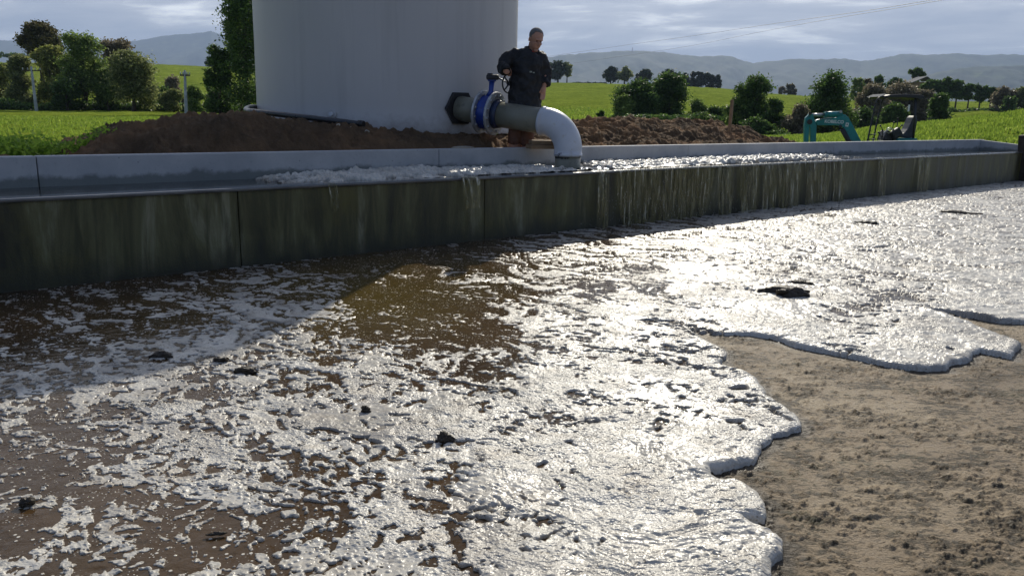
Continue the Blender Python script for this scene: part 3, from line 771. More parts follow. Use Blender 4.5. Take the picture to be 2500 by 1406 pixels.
# ================================================================== PASTURE AND HILLS
def zpix(x, y, d): return at(x, y, d).z
COLS = {
 -700: [(6, .5), (10, .55), (20, .75), (40, 1.2), (80, 2.2), (110, 3.0), (200, 6), (420, 24), (600, 12), (3200, 5)],
 0: [(6, .5), (10, ('p', 371)), (20, ('p', 318)), (40, ('p', 288)), (80, ('p', 270)), (110, ('p', 262)), (200, ('p', 232)), (420, ('p', 152)), (600, 20), (3200, 5)],
 400: [(6, .5), (10, ('p', 366)), (20, ('p', 318)), (40, ('p', 290)), (80, ('p', 273)), (110, ('p', 264)), (200, ('p', 230)), (420, ('p', 157)), (600, 18), (3200, 5)],
 560: [(7, .5), (10, ('p', 362)), (20, ('p', 316)), (40, ('p', 292)), (80, ('p', 276)), (110, ('p', 266)), (200, ('p', 230)), (420, ('p', 164)), (600, 18), (3200, 5)],
 1250: [(9, .5), (14, .6), (20, .7), (40, ('p', 318)), (80, ('p', 296)), (120, ('p', 270)), (200, ('p', 240)), (350, ('p', 200)), (500, 8), (3200, 3)],
 1420: [(10, .5), (14, .6), (25, .6), (40, ('p', 316)), (80, ('p', 294)), (120, ('p', 272)), (200, ('p', 238)), (350, ('p', 202)), (500, 8), (3200, 3)],
 1600: [(12, .5), (16, .55), (25, .5), (40, ('p', 325)), (80, ('p', 300)), (120, ('p', 278)), (200, ('p', 244)), (350, ('p', 207)), (500, 7), (3200, 3)],
 1750: [(13, .5), (18, .45), (25, .3), (40, ('p', 336)), (80, ('p', 318)), (120, ('p', 296)), (200, ('p', 255)), (350, ('p', 214)), (500, 6), (3200, 3)],
 1880: [(15, .45), (20, .3), (28, ('p', 350)), (42, ('p', 338)), (80, ('p', 334)), (120, ('p', 318)), (200, ('p', 275)), (350, ('p', 228)), (500, 5), (3200, 3)],
 2000: [(16, .4), (22, .2), (27, .12), (30, ('p', 348)), (44, ('p', 334)), (80, ('p', 334)), (120, ('p', 320)), (200, ('p', 280)), (350, ('p', 235)), (500, 5), (3200, 3)],
 2200: [(18, .3), (26, .12), (32, ('p', 334)), (46, ('p', 305)), (70, ('p', 318)), (120, ('p', 308)), (200, ('p', 282)), (350, ('p', 245)), (500, 5), (3200, 3)],
 2300: [(20, .3), (26, .15), (34, ('p', 326)), (48, ('p', 298)), (70, ('p', 310)), (120, ('p', 292)), (200, ('p', 266)), (350, ('p', 248)), (500, 5), (3200, 3)],
 2400: [(22, .3), (28, .45), (36, ('p', 314)), (48, ('p', 284)), (70, ('p', 300)), (120, ('p', 284)), (200, ('p', 262)), (350, ('p', 248)), (500, 5), (3200, 3)],
 2500: [(24, .3), (29, .5), (36, ('p', 302)), (48, ('p', 271)), (70, ('p', 288)), (120, ('p', 286)), (200, ('p', 268)), (350, ('p', 250)), (500, 5), (3200, 3)],
 3200: [(24, .3), (29, .8), (36, 2.4), (48, 3.6), (70, 3.4), (120, 4), (200, 5), (350, 8), (500, 6), (3200, 3)],
}
cu, ctab = [], []
dl = np.log(np.geomspace(5.5, 3200, 320))
for px, lst in sorted(COLS.items()):
    g = at(px, 300, 1.0); cu.append(g.x)
    ds = [math.log(a[0]) for a in lst]
    zs = [(zpix(px, a[1][1], a[0]) if isinstance(a[1], tuple) else a[1]) for a in lst]
    zi = np.interp(dl, ds, zs)
    k = np.ones(9) / 9; zi2 = np.convolve(np.pad(zi, 4, mode='edge'), k, 'valid')
    ctab.append(zi * .45 + zi2 * .55)
ctab = np.array(ctab); cu = np.array(cu)
def terrain_z(x, y):
    x = np.atleast_1d(np.asarray(x, float)); y = np.atleast_1d(np.asarray(y, float))
    u = np.clip(x / y, cu[0], cu[-1] - 1e-6); ld = np.clip(np.log(y), dl[0], dl[-1] - 1e-6)
    i = np.clip(np.searchsorted(cu, u) - 1, 0, len(cu) - 2); a = (u - cu[i]) / (cu[i + 1] - cu[i])
    a = a * a * (3 - 2 * a) * .5 + a * .5
    j = (ld - dl[0]) / (dl[1] - dl[0]); j0 = np.clip(j.astype(int), 0, len(dl) - 2); b = j - j0
    z0 = ctab[i, j0] * (1 - b) + ctab[i, j0 + 1] * b; z1 = ctab[i + 1, j0] * (1 - b) + ctab[i + 1, j0 + 1] * b
    z = z0 * (1 - a) + z1 * a
    amp = np.clip(y / 60, .15, 1.6)
    z = z + .26 * sstep(50, 110, y) * fbm(x * .16, y * .34, 4, 16, .62)
    return z + .06 * amp * fbm(x * .12, y * .12, 3, 4) + .035 * np.clip(y / 40, .5, 2.2) * fbm(x * .5, y * .9, 3, 6)
def gz(p): return float(terrain_z(p[0], p[1])[0])
nr, nc = 620, 620
uu = np.linspace(-1.15, 1.25, nc); kk = np.linspace(0, 1, nr)
wallu = -(-TB + .14) / (uu * N.x + N.y)
wallu = np.where((uu * N.x + N.y) < -.29, wallu, 24.5); wallu = np.minimum(wallu, 24.5)
Yg = wallu[None, :] * (3200 / wallu[None, :]) ** kk[:, None]; Xg = Yg * uu[None, :]
Zg = terrain_z(Xg.ravel(), Yg.ravel()).reshape(nr, nc)
Zg[0, :] = -.4
v = np.stack([Xg.ravel(), Yg.ravel(), Zg.ravel()], 1)
tag(link('terrain', mesh_np('terrain', v, grid_faces(nr, nc)), M['grass']), kind='structure')

# mountains: real ridges kilometres away, forested
def ridge(name, pts, dist, depth, seed, rough, low=0.0):
    xs = np.array([p[0] for p in pts], float); ys = np.array([p[1] for p in pts], float)
    n_, r_ = 900, 70
    px = np.linspace(xs[0], xs[-1], n_); py = np.interp(px, xs, ys)
    crest = np.array([zpix(a, b, dist) for a, b in zip(px, py)]); ux = np.array([at(a, 200, 1.0).x for a in px])
    V_ = []
    for j in range(r_):
        k = j / (r_ - 1)                       # 0 = foot nearest to us, up to crest, down behind
        if k < .7: q = k / .7; hgt = low + (crest - low) * (q ** 1.25); dd_ = dist - depth * (1 - q)
        else: q = (k - .7) / .3; hgt = crest * (1 - q); dd_ = dist + depth * .6 * q
        x_ = ux * dd_; y_ = np.full(n_, dd_)
        spur = fbm(x_ / (depth * .22), y_ / (depth * .55), 4, seed, .55)
        amp = crest * .16 * math.sin(math.pi * min(1, k / .7)) if k < .7 else 0 * crest
        z_ = hgt + spur * amp + rough * fbm(x_ / 45, y_ / 45, 2, seed + 5)
        V_.append(np.stack([x_, y_, z_], 1))
    o = link(name, mesh_np(name, np.concatenate(V_), grid_faces(r_, n_)), M['forest'])
    return tag(o, kind='structure')
t = NT('forested_hill_material'); p = t.geo.outputs['Position']
t.set(base=t.ramp(t.noise(p, .012, 7, .65), [(.35, (.018, .030, .014)), (.6, (.05, .075, .03)), (.72, (.10, .14, .04))]), rough=.9, spec=.1)
M['forest'] = t.m
ridge('hills', [(-900, 150), (-500, 120), (-200, 105), (0, 98), (80, 101), (200, 105), (300, 105), (330, 100), (360, 97), (400, 88), (440, 84), (470, 82), (500, 79), (522, 75), (545, 84), (580, 96), (640, 108), (900, 128), (1150, 150)], 7600, 2600, 3, 5)
ridge('hills', [(1000, 165), (1200, 150), (1300, 143), (1360, 136), (1380, 132), (1400, 133), (1430, 128), (1470, 127), (1500, 124), (1545, 123), (1580, 125), (1620, 127), (1660, 134), (1700, 137), (1730, 137), (1760, 135), (1785, 139), (1815, 150), (1835, 154), (1860, 150), (1890, 148), (1930, 143), (1980, 144), (2030, 143), (2060, 143), (2095, 149), (2130, 145), (2160, 139), (2190, 132), (2220, 131), (2250, 134), (2290, 132), (2330, 130), (2400, 134), (2440, 132), (2500, 134), (2800, 128), (3200, 140)], 5600, 1900, 8, 5)
ridge('hills', [(1980, 232), (2100, 215), (2200, 200), (2280, 178), (2340, 166), (2400, 162), (2460, 160), (2500, 158), (2700, 150), (3100, 160)], 3600, 900, 14, 4)

# ================================================================== DUG SOIL
def soil_patch(crest_px, tcrest, s0, s1, t1, seed, near_z, backz, nm='soil_bank', steep=1.0, rough=.10):
    cs = []
    for px, py in crest_px:
        g = ont(px, py, tcrest); cs.append((S_of(g.x, g.y), g.z))
    cs.sort(); cs = np.array(cs)
    ns, nt = 620, 150
    Sg, Tg = np.meshgrid(np.linspace(s0, s1, ns), np.linspace(TB - .125, t1, nt), indexing='ij'); Sg = Sg.ravel(); Tg = Tg.ravel()
    zc = np.interp(Sg, cs[:, 0], cs[:, 1], left=.2, right=.2)
    nz0 = near_z(Sg)
    q = np.clip((TB - .125 - Tg) / (TB - .125 - tcrest), 0, 1)
    z = nz0 + (zc - nz0) * (q ** steep * (2 - q ** steep) if steep >= 1 else sstep(.0, 1, q))
    back = np.clip((tcrest - Tg) / (tcrest - t1), 0, 1)
    z = z + (backz(Sg, zc) - zc) * sstep(0.0, 1, back)
    x = Sg * U.x + Tg * N.x; y = Sg * U.y + Tg * N.y
    gul = np.abs(fbm(Sg * 1.6 + Tg * .7, Tg * .8, 3, seed + 9)) * -.16 * np.sin(np.pi * np.clip(q, 0, 1))
    fade = sstep(0, .12, q) * .9 + .1
    z = z + (rough * fbm(x * 1.7, y * 1.7, 4, seed, .55) + .062 * fbm(x * 7, y * 7, 4, seed + 2, .68) + .03 * np.clip(.45 - worley(x * 6, y * 6, seed), 0, 1)) * fade + gul
    vv = np.stack([x, y, z], 1)
    return tag(link(nm, mesh_np(nm, vv, grid_faces(ns, nt)), M['soil']), kind='structure')
TC = -8.05
sm_ = sj(1275, 380, TB - .3)
soil_patch([(-200, 404), (60, 392), (190, 381), (250, 346), (290, 328), (330, 313), (380, 305), (430, 298), (480, 288), (505, 281), (560, 283), (600, 287), (640, 293), (760, 303), (885, 314), (960, 321), (1050, 326), (1190, 331), (1240, 340), (1300, 342), (1360, 346), (1420, 354), (1500, 380)], TC,
           -1.2, 9.4, -14.0, 3, lambda S: .87 - .38 * np.exp(-((S - sm_) / .55) ** 2) - .30 * sstep(1.2, .2, S), lambda S, zc: .45 + (zc - .47) * sstep(3.7, 4.6, S), rough=.085)
soil_patch([(1340, 350), (1400, 312), (1440, 298), (1500, 294), (1545, 298), (1590, 293), (1640, 298), (1700, 300), (1745, 303), (1765, 318), (1790, 332), (1812, 345), (1860, 372)], -9.6,
           6.2, 15.6, -14.0, 7, lambda S: .84 - .25 * sstep(13.0, 15.0, S), lambda S, zc: zc * .55, steep=1.6, rough=.13)
# turf strip on the shoulder of the left bank and tall weeds behind the wall
def leaves(n, cen, spread, size, rng, up=.3):
    """n leaf quads as (verts, faces); cen (n,3)"""
    a = rng.randn(n, 3); a[:, 2] *= .7; a /= np.linalg.norm(a, axis=1)[:, None] + 1e-9
    b = rng.randn(n, 3); b -= a * (a * b).sum(1)[:, None]; b /= np.linalg.norm(b, axis=1)[:, None] + 1e-9
    sz = size * (.6 + .8 * rng.rand(n, 1))
    v = np.stack([cen - a * sz, cen + b * sz * .55, cen + a * sz, cen - b * sz * .55], 1).reshape(-1, 3)
    f = np.arange(n * 4).reshape(-1, 4)
    return v, f
rs_ = np.random.RandomState(9)
def weedpatch(name, spots, label):
    V_, F_ = [], []; b0 = 0
    for (px, py, d, hw, hh, n, sz) in spots:
        base = at(px, py, d); wm = hw * d / FPX; hm = hh * d / FPX
        c = rs_.randn(n, 3) * np.array([wm * .5, .22, 0]) + np.array([base.x, base.y, 0])
        c[:, 2] = base.z + hm * rs_.rand(n) ** 1.4 * (.6 + .6 * np.sin(c[:, 0] * 9) ** 2) 
        v, f = leaves(n, c, 0, sz, rs_); V_.append(v); F_.append(f + b0); b0 += len(v)
    return tag(link(name, mesh_np(name, np.concatenate(V_), np.concatenate(F_), False), M['weed']), label, 'weeds', kind='stuff')
weedpatch('weeds', [(-40, 382, 6.9, 60, 40, 700, .022), (20, 380, 7.0, 40, 40, 700, .022), (60, 380, 7.0, 30, 52, 700, .022), (105, 380, 7.1, 35, 42, 700, .022), (160, 378, 7.3, 40, 26, 420, .02), (210, 365, 7.6, 30, 22, 260, .02)], 'leafy green weeds growing behind the left end of the back wall')
weedpatch('weeds', [(255, 345, 7.8, 30, 16, 300, .02), (285, 330, 8.0, 22, 18, 300, .02), (310, 322, 8.0, 20, 14, 200, .018), (1420, 342, 9.6, 1, 1, 4, .01)], 'green weeds on the left shoulder of the soil bank')

# pale stones below the tank
def stone(px, py, t_, r, seed, label):
    g = ont(px, py, t_)
    mb = MB(); mb.ell((0, 0, 0), (r, r * .8, r * .7), None, 3)
    co = np.array([v.co[:] for v in mb.bm.verts]); dd = 1 + .35 * fbm(co[:, 0] / r * 1.2 + seed, co[:, 1] / r + co[:, 2] / r * 1.4, 3, seed)
    for v_, k_ in zip(mb.bm.verts, dd): v_.co = v_.co * float(k_) + g
    tag(mb.build('stone', M['stone']), label, 'stone', 'pale stones on the soil bank')
stone(858, 315, -7.93, .035, 1, 'pale stone just under the open end of the black pipe')
stone(826, 306, -7.98, .022, 2, 'small pale stone left of the larger one beneath the black pipe')
stone(896, 322, -7.90, .028, 3, 'grey stone to the right of the black pipe end')
stone(1020, 345, -7.72, .022, 4, 'little grey stone low on the bank under the middle of the tank')

# ================================================================== TANK
TCX, TCY, TR, TZ0, TZ1 = -1.80, 11.68, 1.815, 1.02, 4.20
tk = empty('water_tank', (TCX, TCY, TZ0), 'huge pale grey round plastic tank standing on the soil bank', 'tank')
mb = MB()
prof = [(TR + .012, TZ0), (TR + .012, TZ0 + .05), (TR, TZ0 + .07), (TR - .004, 2.2), (TR, TZ1 - .10), (TR - .03, TZ1 - .02), (TR - .10, TZ1)]
prof2 = []
for (r0, z0), (r1, z1) in zip(prof, prof[1:]):
    n_ = max(1, int((z1 - z0) / .25))
    for k in range(n_): prof2.append((r0 + (r1 - r0) * k / n_, z0 + (z1 - z0) * k / n_))
prof2.append(prof[-1])
def lathe(mb, prof, cx, cy, seg=160, wob=0.0):
    R_ = []
    for r, z in prof:
        R_.append([mb.bm.verts.new((cx + (r + wob * math.sin(k * 2 * math.pi / seg * 9 + z * 2)) * math.cos(2 * math.pi * k / seg), cy + (r + wob * math.sin(k * 2 * math.pi / seg * 9 + z * 2)) * math.sin(2 * math.pi * k / seg), z)) for k in range(seg)])
    for a, b in zip(R_, R_[1:]):
        for k in range(seg): mb.bm.faces.new((a[k], a[(k + 1) % seg], b[(k + 1) % seg], b[k])).smooth = True
    return R_
lathe(mb, prof2, TCX, TCY, wob=.002); mb.build('tank_wall', M['tank'], tk)
mb = MB(); R_ = lathe(mb, [(TR - .10, TZ1 + .001), (TR * .6, TZ1 + .06), (TR * .2, TZ1 + .10), (.30, TZ1 + .11), (.29, TZ1 + .14), (.02, TZ1 + .15)], TCX, TCY, 96)
mb.bm.faces.new(R_[-1]); mb.build('tank_roof', M['tank'], tk)
def tank_pt(px, py, off=0.0):
    """where the sight line through a picture point meets the tank wall"""
    v = ray(px, py); ox, oy = -TCX, -TCY; a = v.x ** 2 + v.y ** 2; b = 2 * (v.x * ox + v.y * oy); c = ox * ox + oy * oy - (TR + off) ** 2
    k = (-b - math.sqrt(max(0, b * b - 4 * a * c))) / (2 * a); p = CAM + v * k
    n = Vector((p.x - TCX, p.y - TCY, 0)).normalized(); return p, n
p, n = tank_pt(811, 279)
mb = MB(); mb.ring(p + n * .012, n, .018, .060, .024, 32, .006); dr = mb.build('drain_fitting', M['tank'], tk)
mb = MB(); mb.tube([p + n * .01, p + n * .05], .026, 8); mb.build('plug', M['white'], dr)

# the black hose lying on the bank against the tank
hp = [at(a, b, c) for a, b, c in ((634, 263, 11.3), (615, 262, 10.95), (602, 266, 10.6), (606, 271, 10.2), (640, 275, 9.95), (700, 282, 9.70), (770, 290, 9.50), (830, 297, 9.36), (884, 304, 9.27))]
mb = MB(); 
def smooth_path(pts, n=5):
    out = []
    P_ = [pts[0]] + list(pts) + [pts[-1]]
    for i in range(1, len(P_) - 2):
        a, b, c, d_ = P_[i - 1:i + 3]
        for k in range(n):
            t_ = k / n
            out.append(.5 * ((2 * b) + (c - a) * t_ + (2 * a - 5 * b + 4 * c - d_) * t_ ** 2 + (3 * b - a - 3 * c + d_) * t_ ** 3))
    out.append(pts[-1]); return out
mb.tube(smooth_path(hp), .033, 16)
hs = empty('black_pipe', hp[-1], 'black plastic pipe lying along the foot of the tank on bare soil', 'pipe')
mb.build('pipe_run', M['hose'], hs)
mb = MB(); e0, e1 = hp[-1], (hp[-1] - hp[-2]).normalized(); mb.tube([e0 - e1 * .05, e0 + e1 * .02], .042, 16); mb.build('end_collar', M['black'], hs)

# ================================================================== OUTLET PIPE, VALVE AND ELBOW
tS = -6.86
corner = ont(1389, 306, tS)
P0, n0 = tank_pt(1122, 265)
ax = (corner - P0).normalized()
pr = .152
op = empty('outlet_pipe', (corner.x, corner.y, LIP), 'large outlet pipe from the tank with blue valve and white elbow dropping into the channel', 'pipe')
L0 = (corner - P0).length
RB = .285
E0 = corner - ax * RB
down = Vector((0, 0, -1))
def along(px):
    """distance along the pipe axis whose picture x is px"""
    best = min(range(0, 2000), key=lambda k: abs(_px(P0 + ax * (L0 * k / 2000)) - px)); return L0 * best / 2000
def _px(p):
    q = p - CAM; z = q.dot(fwd); return CX + FPX * q.dot(rgt) / z
# hexagonal black backing plate on the tank
side = n0.cross(Vector((0, 0, 1))).normalized()
hexp = [P0 + n0 * .02 + side * (math.cos(rad(60 * k)) * .222) + Vector((0, 0, 1)) * (math.sin(rad(60 * k)) * .222) for k in range(6)]
mb = MB(); mb.prism(hexp, n0, .045); mb.build('hexagonal_flange', M['black'], op, bevel=.006)
aV = along(1178); aV2 = along(1208)
mb = MB(); mb.tube([P0, P0 + ax * (aV - .03)], pr * 1.0, 40); mb.build('stub_pipe', M['olivepvc'], op)
def flange(pos, nm='flange'):
    mb = MB(); mb.ring(P0 + ax * pos, ax, pr * .9, .262, .030, 56, .005)
    fl = mb.build(nm, M['galv'], op, smooth=False)
    xx = Vector((0, 0, 1)); xx = (xx - ax * ax.dot(xx)).normalized(); yy = ax.cross(xx)
    for k in range(12):
        an = 2 * math.pi * (k + .5) / 12; c = P0 + ax * pos + (xx * math.cos(an) + yy * math.sin(an)) * .218
        mb = MB(); mb.tube([c - ax * .032, c + ax * .032], .017, 6); mb.build('bolt', M['steel'], fl)
    return fl
flange(aV); flange(aV2)
mid_ = (aV + aV2) / 2
mb = MB(); mb.ring(P0 + ax * mid_, ax, pr * .9, .205, (aV2 - aV) - .03, 48, .004)
vb = mb.build('valve_body', M['blue'], op, smooth=False)
mb = MB(); mb.tube([P0 + ax * (aV2 + .016), P0 + ax * (aV2 + .085)], [.178, .160], 40); mb.build('hub_collar', M['navy'], op)
zz = Vector((0, 0, 1)); zv = (zz - ax * ax.dot(zz)).normalized()
vc = P0 + ax * mid_
mb = MB(); mb.tube([vc + zv * .19, vc + zv * .25, vc + zv * .27, vc + zv * .385], [(.06, .042), (.036, .036), (.030, .030), (.036, .036)], 16)
mb.box(vc + zv * .385, (.10, .10, .016), None, .004); mb.build('valve_neck', M['blue'], vb)
gp = vc + zv * .425
RG = Matrix((Vector((1, 0, 0)), Vector((0, 1, 0)), zz)).transposed()
mb = MB(); mb.box(gp, (.15, .12, .062), RG, .018); mb.box(gp + Vector((.045, 0, .0)), (.07, .09, .05), RG, .012); mb.tube([gp + Vector((-.03, 0, .02)), gp + Vector((-.03, 0, .046))], .034, 20)
gb = mb.build('gearbox', M['castiron'], op)
mb = MB(); mb.tube([gp + Vector((-.03, 0, .05)), gp + Vector((-.03, 0, .06))], .007, 10); mb.build('indicator_cap', M['decal'], gb)
# hand wheel, facing the right and a little towards us
wc = at(1243, 205, gp.y - .02)
wax = Vector((.70, -.71, 0)).normalized()
hwm = MB(); xx = zz; yy = wax.cross(xx)
hwm.tube([wc + (xx * math.cos(2 * math.pi * k / 40) + yy * math.sin(2 * math.pi * k / 40)) * .112 for k in range(41)], .0095, 10, cap=False)
hw = hwm.build('hand_wheel', M['castiron'], op)
mb = MB()
for k in range(4):
    an = rad(45 + 90 * k); dv = xx * math.cos(an) + yy * math.sin(an); mb.tube([wc, wc + dv * .112], [.011, .008], 8)
mb.tube([wc - wax * .02, wc + wax * .02], .024, 16); mb.build('wheel_spokes', M['castiron'], hw)
mb = MB(); mb.tube([gp + Vector((.06, 0, 0)), wc], .010, 10); mb.build('wheel_shaft', M['steel'], hw)
# long pipe, elbow, spout
mb = MB(); mb.tube([P0 + ax * (aV2 + .05), E0 + ax * .03], pr, 48); mb.build('main_pipe', M['olivepvc'], op)
arc = []
for k in range(13):
    th = math.pi / 2 * k / 12
    c = E0 + down * 0 
    arc.append(E0 + ax * (RB * math.sin(th)) + (down) * (RB * (1 - math.cos(th))))
rr = pr * 1.085
S1 = arc[-1]
mb = MB(); mb.tube([E0 - ax * .07, E0 - ax * .068, E0 - ax * .03] + [E0 - ax * .028] + arc + [S1 + down * .04, S1 + down * .042, S1 + down * .072, S1 + down * .075], [pr * 1.01, rr * 1.05, rr * 1.05, rr] + [rr] * 13 + [rr, rr * 1.03, rr * 1.03, pr * 1.01], 56)
elb = mb.build('elbow', M['white'], op)
mb = MB(); mb.tube([S1 + down * .05, Vector((S1.x, S1.y, WZ - .12))], pr, 48); mb.build('spout', M['olivepvc'], op)
# smear of black primer round the elbow's socket
mb = MB()
rg = random.Random(4)
for k in range(26):
    an = rad(-175 + k * 3.4); r_ = pr * 1.006
    if k > 17 and rg.random() < .4: continue
    c = Vector((S1.x + r_ * math.cos(an), S1.y + r_ * math.sin(an), S1.z - .082)); hh_ = rg.uniform(.012, .02)
    tg = Vector((-math.sin(an), math.cos(an), 0)); nn = Vector((math.cos(an), math.sin(an), 0))
    mb.prism([c - tg * .006, c + tg * .006, c + tg * .006 - zz * hh_, c - tg * .006 - zz * hh_], nn, .003)
for dx, h0, h1 in ((-110, .0, .02), (-104, -.012, .035), (-118, 0, .015), (-98, .0, .045), (-126, .0, .012), (-92, .02, .05)):
    an = rad(dx - 30); r_ = rr * 1.034; c = Vector((S1.x + r_ * math.cos(an), S1.y + r_ * math.sin(an), S1.z - .062))
    tg = Vector((-math.sin(an), math.cos(an), 0)); nn = Vector((math.cos(an), math.sin(an), 0))
    mb.prism([c - tg * .005 + zz * h0, c + tg * .004 + zz * h0, c + tg * .005 + zz * h1 * .6, c - tg * .003 + zz * h1 * .7], nn, .003)
mb.build('primer_smear', M['black'], elb)

# timber blocks behind the elbow
tb_ = at(1325, 352, 9.75)
tp = empty('timber_packer', tb_, 'brown timber packer blocks stacked behind the white elbow', 'timber')
mb = MB(); mb.box(tb_ + Vector((0, 0, -.03)), (.36, .22, .05), Matrix.Rotation(.3, 3, 'Z'), .006); mb.build('lower_block', M['wood'], tp)
mb = MB(); mb.box(tb_ + Vector((.01, 0, .022)), (.33, .20, .045), Matrix.Rotation(.2, 3, 'Z'), .006); mb.build('upper_block', M['wood'], tp)

# leaning wooden stake and dark post on the right
def leanpost(name, p0, p1, r, mat, label, cat, square=True):
    mb = MB(); mb.tube([p0, p1], r, 4 if square else 10); o = mb.build(name, mat, bevel=.004); tag(o, label, cat); return o
b0 = at(1776, 365, 14.6); b1 = at(1788, 244, 14.6)
leanpost('wooden_stake', b0 - Vector((0, 0, .25)), b1, .034, M['wood'], 'weathered wooden stake leaning beside the right soil bank', 'stake')
b0 = at(2496, 445, 18.0)
leanpost('timber_post', Vector((b0.x + .05, b0.y, -.2)), at(2505, 330, 18.0), .17, M['darkwood'], 'thick dark timber post at the right edge beyond the end panel', 'post')

# ================================================================== THE MAN AT THE VALVE
MD = 10.05
def mp(px, py, dy=0.0): return at(px, py, MD + dy)
FZ = 0.56
man = empty('person', (mp(1275, 300).x, MD, FZ), 'person in a long dark coat leaning over and turning the valve hand wheel', 'person')
def remesh(o, vox, smooth=2, disp=None):
    m = o.modifiers.new('fuse', 'REMESH'); m.mode = 'VOXEL'; m.voxel_size = vox; m.use_smooth_shade = True
    if smooth:
        s_ = o.modifiers.new('soften', 'SMOOTH'); s_.factor = .5; s_.iterations = smooth
    if disp:
        tx = bpy.data.textures.new('folds', 'CLOUDS'); tx.noise_scale = disp[0]; tx.noise_depth = 2
        d_ = o.modifiers.new('folds', 'DISPLACE'); d_.texture = tx; d_.strength = disp[1]; d_.mid_level = .5; d_.texture_coords = 'LOCAL'
def limb(mb, pts, rad_, seg=14): 
    mb.tube(smooth_path(pts, 5), list(np.interp(np.linspace(0, len(pts) - 1, (len(pts) - 1) * 5 + 1), range(len(pts)), rad_)), seg)
hd = mp(1309, 97, -.06)
tilt = Matrix.Rotation(rad(16), 3, 'Y') @ Matrix.Rotation(rad(22), 3, 'X') @ Matrix.Rotation(rad(28), 3, 'Z')   # tips right, chin down, face to the right
def hp_(x, y, z): return hd + tilt @ Vector((x, y, z))
b = MB()
b.ell(hp_(0, .015, .025), (.080, .098, .095), tilt); b.ell(hp_(0, -.022, -.045), (.062, .072, .080), tilt)
b.ell(hp_(0, -.098, -.015), (.016, .026, .032), tilt, 2); b.ell(hp_(0, -.084, .030), (.055, .020, .013), tilt, 2)
b.ell(hp_(0, -.082, -.068), (.030, .018, .010), tilt, 2); b.ell(hp_(0, -.072, -.108), (.028, .024, .020), tilt, 2)
b.ell(hp_(.036, -.072, -.022), (.020, .016, .018), tilt, 2); b.ell(hp_(-.036, -.072, -.022), (.020, .016, .018), tilt, 2)
for s_ in (-1, 1): b.ell(hp_(.080 * s_, .018, -.012), (.010, .020, .034), tilt, 2)
neck = mp(1294, 133, 0)
limb(b, [hp_(0, .03, -.05), (hd + neck) / 2 + Vector((0, .03, 0)), neck, neck + Vector((0, .02, -.1))], [.062, .060, .066, .10])
chest = mp(1287, 160); hips = mp(1283, 238)
limb(b, [neck + Vector((0, .02, -.05)), chest, mp(1284, 200), hips], [.09, .12, .12, .12], 20)
shL, shR = mp(1258, 134), mp(1320, 138)
elL, wrL = mp(1229, 160, -.08), mp(1236, 176, -.24)
elR, wrR = mp(1333, 174, .03), mp(1329, 208, -.03)
for a_, e_2, w_ in ((shL, elL, wrL), (shR, elR, wrR)): limb(b, [a_, e_2, w_], [.062, .045, .030])
rim = wc + zz * .112
# left-of-picture hand closed over the top of the wheel rim: palm, four fingers, thumb
palm = wrL.lerp(rim, .62) + Vector((0, .0, .022))
limb(b, [wrL, palm, rim + Vector((-.005, 0, .028))], [.028, .040, .034], 12)
tgr = yy.normalized()
for k in range(4):
    o_ = tgr * (.030 - .020 * k); ln = (.9, 1.0, .95, .8)[k]
    a0 = rim + o_ + Vector((-.018, 0, .026)); a1 = rim + o_ + Vector((.020 * ln, -.004, .020)); a2 = rim + o_ + Vector((.026 * ln, -.006, -.012)); a3 = rim + o_ + Vector((.010, -.002, -.028 * ln))
    b.tube([palm, a0, a1, a2, a3], [.011, .011, .010, .0092, .0078], 8)
b.tube([palm, palm + Vector((.0, -.035, -.012)), rim + Vector((-.022, -.030, .0)), rim + Vector((-.012, -.022, -.022))], [.013, .012, .011, .009], 8)
# other hand hanging by the coat pocket, fingers lightly curled
pr_ = wrR + Vector((-.012, -.01, -.055)); limb(b, [wrR, pr_, wrR + Vector((-.018, -.012, -.095))], [.026, .036, .030], 12)
for k in range(4):
    o_ = Vector((-.024 + .016 * k, -.01, 0)); L_ = (.055, .068, .072, .062)[k]
    c0 = wrR + Vector((-.015, -.01, -.095)) + o_
    b.tube([c0 + Vector((0, 0, .02)), c0 + Vector((0, -.004, -.03)), c0 + Vector((-.006, -.016, -.03 - L_ * .55)), c0 + Vector((-.010, -.030, -.03 - L_ * .8))], [.010, .0095, .0085, .0072], 8)
b.tube([pr_ + Vector((-.02, -.01, .02)), pr_ + Vector((-.045, -.025, -.01)), pr_ + Vector((-.048, -.034, -.045))], [.013, .011, .009], 8)
knL, anL = mp(1257, 332, -.06), Vector((mp(1254, 400).x, MD - .0, FZ + .09)); knR, anR = mp(1286, 334, -.05), Vector((mp(1292, 400).x, MD + .04, FZ + .09))
for h_, k_2, a_2 in ((mp(1268, 250), knL, anL), (mp(1298, 250), knR, anR)):
    limb(b, [h_, h_.lerp(k_2, .5), k_2, k_2.lerp(a_2, .35), a_2], [.088, .078, .070, .076, .046], 14)
    b.tube([a_2, a_2 + Vector((0, -.10, -.05)), a_2 + Vector((0, -.17, -.06))], [.04, .035, .03], 10)
bo = b.build('body', M['skin'], man); remesh(bo, .006, 2)
# hair
b = MB(); b.ell(hp_(0, .026, .040), (.085, .098, .092), tilt)
for v_ in list(b.bm.verts):
    l_ = tilt.transposed() @ (v_.co - hd)
    if l_.y < -.028 and l_.z < .100 or l_.z < -.02 - .06 * (l_.y > .04): b.bm.verts.remove(v_)
ho = b.build('hair', M['hair'], man); sm2 = ho.modifiers.new('thick', 'SOLIDIFY'); sm2.thickness = .006
for s_ in (-1, 1):
    b = MB(); b.ell(hp_(.028 * s_, -.083, .008), (.010, .006, .006), tilt, 2); b.build('eye', M['black'], man)
